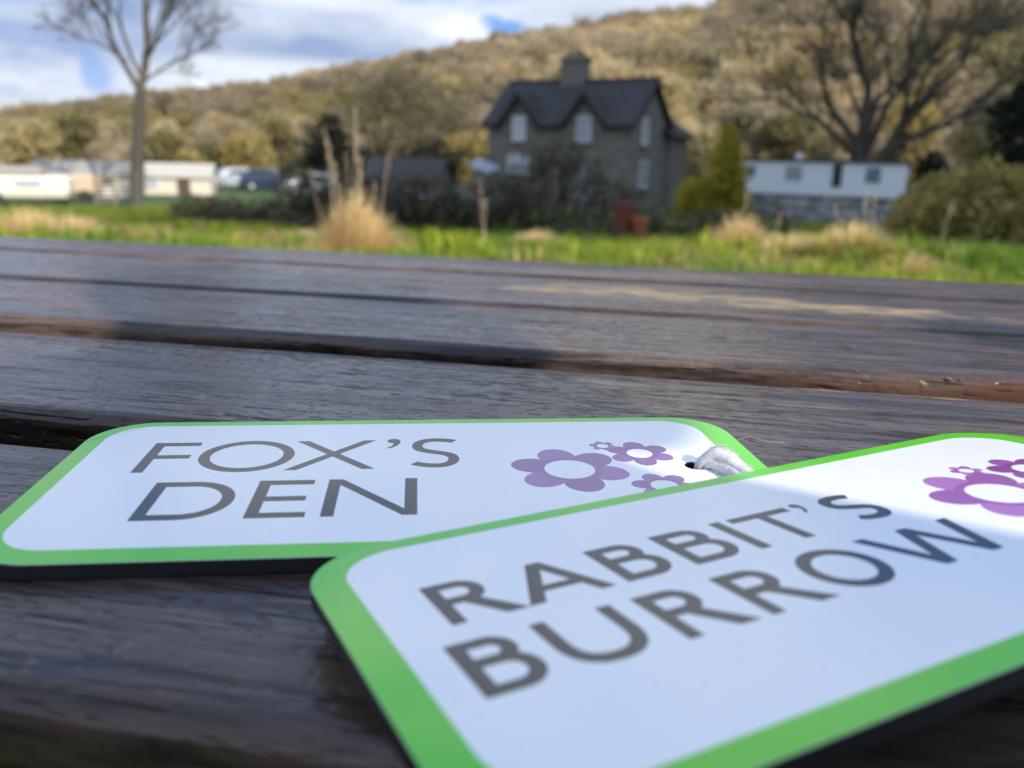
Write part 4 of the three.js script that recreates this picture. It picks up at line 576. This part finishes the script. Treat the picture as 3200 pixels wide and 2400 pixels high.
makeSign('name_sign', 'white sign with green border reading RABBIT’S BURROW resting over the other sign', {
  W: 238, H: 109, inset: [8, 5.6, 9, 6.8], radii: 21, seed: 9, hole: [216, 52, 3.1],
  text: [...line(30.2, 49.4, 3.2, [['R', 20, 36.5], ['A', 36.4, 56.4], ['B', 59.4, 73.2], ['B', 77.2, 91.8], ['I', 95.2, 98.4], ['T', 100.7, 119.4], ['’', 121.4, 124.8, -0.8, -13], ['S', 129.2, 141.2, -0.6, -0.8]]), ...line(56.4, 75.6, 3.2, [['B', 15.2, 28.6], ['U', 32.2, 49.8], ['R', 54.7, 71.2], ['R', 74, 91], ['O', 93, 112, -0.6, 0.4], ['W', 115.2, 146.6]])],
  flowers: [[175.5, 51, 18.4, 0.28, Q1, Q2, 0.45], [203.4, 41, 11, 0.5, '#873592', '#9a4aa5', 0.4], [187.2, 33, 4.6, 0.3, Q1, Q2, 0.45], [203, 66.5, 9.8, 0.2, Q1, Q2, 0.45]] },
  (g) => { g.position.copy(rabO); g.quaternion.setFromRotationMatrix(rabM); });

// grey cord through the hole of the fox sign
{
  const t = thing('hanging_cord', 'frayed grey cord threaded through the hole of the sign', 'cord', [foxAt.x, foxAt.y, foxAt.z], foxTurn), r = rng(12), cm = std([0.64, 0.62, 0.62], 1);
  const strands = [[[203.4, -4, 52.4], [203.6, 0.2, 52.4], [205, 2.4, 53.4], [208, 4.8, 55.2], [212, 4.6, 59], [214.6, 3, 64], [216, 2.6, 71]], [[203, -3, 52.8], [204, 0.4, 53], [206.2, 2, 55.4], [209, 2.2, 59], [211.6, 2.2, 64], [212.6, 2.2, 71]], [[206.4, 2.6, 51.6], [209.6, 5.2, 52.6], [213.6, 5, 56], [216.6, 3.2, 61], [218, 2.6, 69]]];
  strands.forEach((s, i) => {
    const cu = new THREE.CatmullRomCurve3(s.map(([x, y, z]) => V((203 + (x - 203) * 0.72) / 1000, y / 1000, z / 1000))), g = new THREE.TubeGeometry(cu, 60, i === 0 ? 0.0023 : 0.0017, 14), p = g.attributes.position, n = g.attributes.normal;
    for (let k = 0; k < p.count; k++) { const row = Math.floor(k / 15), a = (k % 14) / 14 * 6.283, d = 0.00022 * (fbm(a * 0.8, row * 0.22, i + 3, 3) - 0.5); p.setXYZ(k, p.getX(k) + n.getX(k) * d, p.getY(k) + n.getY(k) * d, p.getZ(k) + n.getZ(k) * d); }
    g.computeVertexNormals(); const st = mesh('strand', g, cm, t), fz = new Soup();
    for (let k = 0; k < 280; k++) { const q = 0.12 + r() * 0.88, c = cu.getPoint(q), d = V(r() - 0.5, r() - 0.25, r() - 0.5).normalize(), a = c.clone().addScaledVector(d, 0.0019), b = c.clone().addScaledVector(d, 0.0022 + r() * r() * 0.0013).add(V((r() - 0.5) * 0.0016, 0, (r() - 0.5) * 0.0016)); fz.tube(a, b, 0.00008, 0.00004, tint([0.66, 0.63, 0.62], r, 0.12), 3); }
    mesh('fibres', fz.geo(), vc(1), st);
  });
  // spare cord bunched below the raised edge of the upper sign
  const u = thing('hanging_cord', 'grey cord bunched under the raised edge of the upper sign', 'cord', [0.155, TOP + 0.0005, -0.165]), pts = [];
  for (let k = 0; k < 26; k++) { const a = k * 0.9; pts.push(V(Math.cos(a) * (0.018 + 0.006 * r()), 0.0032 + k / 25 * 0.0055, Math.sin(a) * (0.015 + 0.005 * r()))); }
  mesh('strand', new THREE.TubeGeometry(new THREE.CatmullRomCurve3(pts), 160, 0.0024, 8), cm, u);
  const hair = [[1588, 968], [1589, 958], [1597, 949], [1620, 943.5], [1640, 949], [1660, 954], [1695, 956]].map(([x, y], i) => { const d = dirOf(x, y), h = TOP + [0.001, 0.003, 0.0035, 0.004, 0.003, 0.0015, 0.0006][i]; return camera.position.clone().addScaledVector(d, (h - camera.position.y) / d.y); });
  tag(mesh('loose_fibre', new THREE.TubeGeometry(new THREE.CatmullRomCurve3(hair), 40, 0.00009, 5), std([0.3, 0.28, 0.26], 0.6)), 'thin pale loose fibre curling on the plank beside the sign corner', 'fibre');
}

// ---------------------------------------------------------------- the photographer, standing behind the table towards the sun
{
  const sa = Math.sin(R(40)), ca = Math.cos(R(40)), P = (q0, y, a = -0.8) => { const q = q0 - 0.075; return V(q * ca - a * sa, y, -(q * sa + a * ca)); };
  const field = (bones, cell, k) => {
    const lo = V(1e9, 1e9, 1e9), hi = V(-1e9, -1e9, -1e9); for (const [a, b, ra, rb] of bones) for (const [p, rr] of [[a, ra], [b, rb]]) { lo.min(p.clone().subScalar(rr + 3 * cell)); hi.max(p.clone().addScalar(rr + 3 * cell)); }
    const size = Math.max(hi.x - lo.x, hi.y - lo.y, hi.z - lo.z), n = Math.ceil(size / cell), mc = new MarchingCubes(n, new THREE.MeshStandardMaterial(), false, false, 200000), c = lo.clone().add(hi).multiplyScalar(0.5), p = V();
    mc.isolation = 0; const pre = bones.map(([a, b, ra, rb]) => { const d = V().subVectors(b, a); return [a, d, d.lengthSq() || 1e-9, ra, rb]; });
    for (let z = 0; z < n; z++) for (let y = 0; y < n; y++) for (let x = 0; x < n; x++) {
      p.set((x - n / 2) / (n / 2), (y - n / 2) / (n / 2), (z - n / 2) / (n / 2)).multiplyScalar(size / 2).add(c); let acc = 0;
      for (const [a, d, l2, ra, rb] of pre) { const ax = p.x - a.x, ay = p.y - a.y, az = p.z - a.z, t = clamp((ax * d.x + ay * d.y + az * d.z) / l2), ex = ax - d.x * t, ey = ay - d.y * t, ez = az - d.z * t, dist = Math.sqrt(ex * ex + ey * ey + ez * ez) - lerp(ra, rb, t); acc += Math.exp(-Math.min(dist, 3) / k); }
      mc.field[x + y * n + z * n * n] = k * Math.log(Math.max(acc, 1e-30));
    }
    mc.update(); const g = new THREE.BufferGeometry(), cnt = mc.count; g.setAttribute('position', new THREE.BufferAttribute(mc.positionArray.slice(0, cnt * 3), 3)); g.setAttribute('normal', new THREE.BufferAttribute(mc.normalArray.slice(0, cnt * 3), 3)); g.scale(size / 2, size / 2, size / 2); g.translate(c.x, c.y, c.z); return g;
  };
  const J = { hipL: P(-0.07, 0.92), hipR: P(0.11, 0.92), kneeL: P(-0.09, 0.5, -0.77), kneeR: P(0.13, 0.5, -0.77), ankL: P(-0.1, 0.09), ankR: P(0.15, 0.09), toeL: P(-0.12, 0.04, -0.66), toeR: P(0.18, 0.04, -0.66), pel: P(0.02, 0.98), chest: P(0.04, 1.26), neck: P(0.19, 1.39), head: P(0.295, 1.43), shL: P(-0.15, 1.38), shR: P(0.19, 1.38), elL: P(-0.33, 1.5, -0.78), haL: P(-0.12, 1.58, -0.7), elR: P(0.275, 1.1, -0.86), haR: P(0.55, 1.26, -0.83) };
  const b = (x, y, r0, r1) => [J[x], J[y], r0, r1], mid = J.pel.clone().lerp(J.chest, 0.5);
  const bones = [b('hipL', 'kneeL', 0.085, 0.058), b('kneeL', 'ankL', 0.058, 0.04), b('ankL', 'toeL', 0.042, 0.036), b('hipR', 'kneeR', 0.085, 0.058), b('kneeR', 'ankR', 0.058, 0.04), b('ankR', 'toeR', 0.042, 0.036), b('hipL', 'hipR', 0.1, 0.1), b('pel', 'chest', 0.12, 0.13), b('shL', 'shR', 0.075, 0.075), [P(-0.05, 1.28), P(0.12, 1.28), 0.12, 0.12], b('chest', 'neck', 0.09, 0.055), b('neck', 'head', 0.055, 0.06), b('shL', 'elL', 0.058, 0.046), b('elL', 'haL', 0.046, 0.032), b('shR', 'elR', 0.058, 0.046), b('elR', 'haR', 0.046, 0.032)];
  const body = field(bones, 0.016, 0.014);
  const dn = V(-sa, 0, -ca), rt = V(ca, 0, -sa), up = V(0, 1, 0), H = J.head.clone().add(V(0, 0.03, 0)), o = (f, u, s) => H.clone().addScaledVector(dn, f).addScaledVector(up, u).addScaledVector(rt, s);
  const head = field([[o(0.0, 0.05, 0), o(-0.03, 0.05, 0), 0.085, 0.085], [o(0.03, -0.07, 0), o(0.01, 0, 0), 0.05, 0.07], [o(0.09, 0.01, 0), o(0.105, -0.015, 0), 0.012, 0.016], [o(0.0, 0, 0.085), o(0, 0.02, 0.088), 0.014, 0.018], [o(0, 0, -0.085), o(0, 0.02, -0.088), 0.014, 0.018], [o(0.07, -0.05, -0.02), o(0.07, -0.05, 0.02), 0.016, 0.016]], 0.008, 0.01);
  const hand = (at0, fw, sd, th) => { const L = [[at0, at0.clone().addScaledVector(fw, 0.07), 0.026, 0.03]]; for (let k = 0; k < 4; k++) { const s0 = at0.clone().addScaledVector(fw, 0.075).addScaledVector(sd, (k - 1.5) * 0.02), len = [0.062, 0.075, 0.07, 0.055][k], m1 = s0.clone().addScaledVector(fw, len * 0.5), e = m1.clone().addScaledVector(fw, len * 0.45).addScaledVector(th, 0.012); L.push([s0, m1, 0.0095, 0.0088], [m1, e, 0.0088, 0.0075]); } const tb = at0.clone().addScaledVector(fw, 0.02).addScaledVector(sd, -0.03), tm = tb.clone().addScaledVector(sd, -0.025).addScaledVector(fw, 0.035); L.push([tb, tm, 0.012, 0.0105], [tm, tm.clone().addScaledVector(fw, 0.03), 0.0105, 0.008]); return field(L, 0.0045, 0.004); };
  const hands = [hand(J.haR, V(ca * 0.7, 0.62, -sa * 0.7).normalize(), V(-ca * 0.6, 0.7, sa * 0.6).normalize(), dn), hand(J.haL, V(0.3, 0.5, -0.6).normalize(), rt.clone().negate(), up)];
  const col = (g, f) => { const p = g.attributes.position, c = []; for (let i = 0; i < p.count; i++) c.push(...f(p.getX(i), p.getY(i), p.getZ(i))); g.setAttribute('color', new THREE.Float32BufferAttribute(c, 3)); return g; }, skin = [0.48, 0.3, 0.22];
  col(body, (x, y) => (y < 0.12 ? [0.03, 0.025, 0.022] : y < 0.97 ? [0.03, 0.045, 0.09] : y > 1.41 && Math.abs(x - J.head.x) < 0.12 ? skin : [0.05, 0.06, 0.07])); col(head, () => skin); hands.forEach((g) => col(g, () => skin));
  const t = thing('person', 'person in dark jacket and blue jeans standing behind the table with both hands raised', 'person', [J.pel.x, groundY(J.pel.x, J.pel.z), J.pel.z]);
  const g = mergeGeometries([body, head, ...hands]); g.translate(-J.pel.x, 0, -J.pel.z); mesh('body', g, vc(0.85), t);
  const hr = field([[o(-0.02, 0.075, 0), o(-0.045, 0.04, 0), 0.092, 0.09], [o(-0.06, 0.0, 0), o(-0.05, -0.06, 0), 0.07, 0.05], [o(0.03, 0.1, 0.02), o(0.0, 0.1, -0.02), 0.05, 0.055]], 0.008, 0.008); hr.translate(-J.pel.x, 0, -J.pel.z); mesh('hair', hr, std([0.05, 0.032, 0.02], 0.7), t);
  for (const s of [-1, 1]) { const e = new THREE.SphereGeometry(0.013, 12, 10), c = o(0.072, 0.025, s * 0.032); e.translate(c.x - J.pel.x, c.y, c.z - J.pel.z); mesh('eye', e, std([0.6, 0.6, 0.6], 0.2), t); }
}
renderer.render(scene, camera);
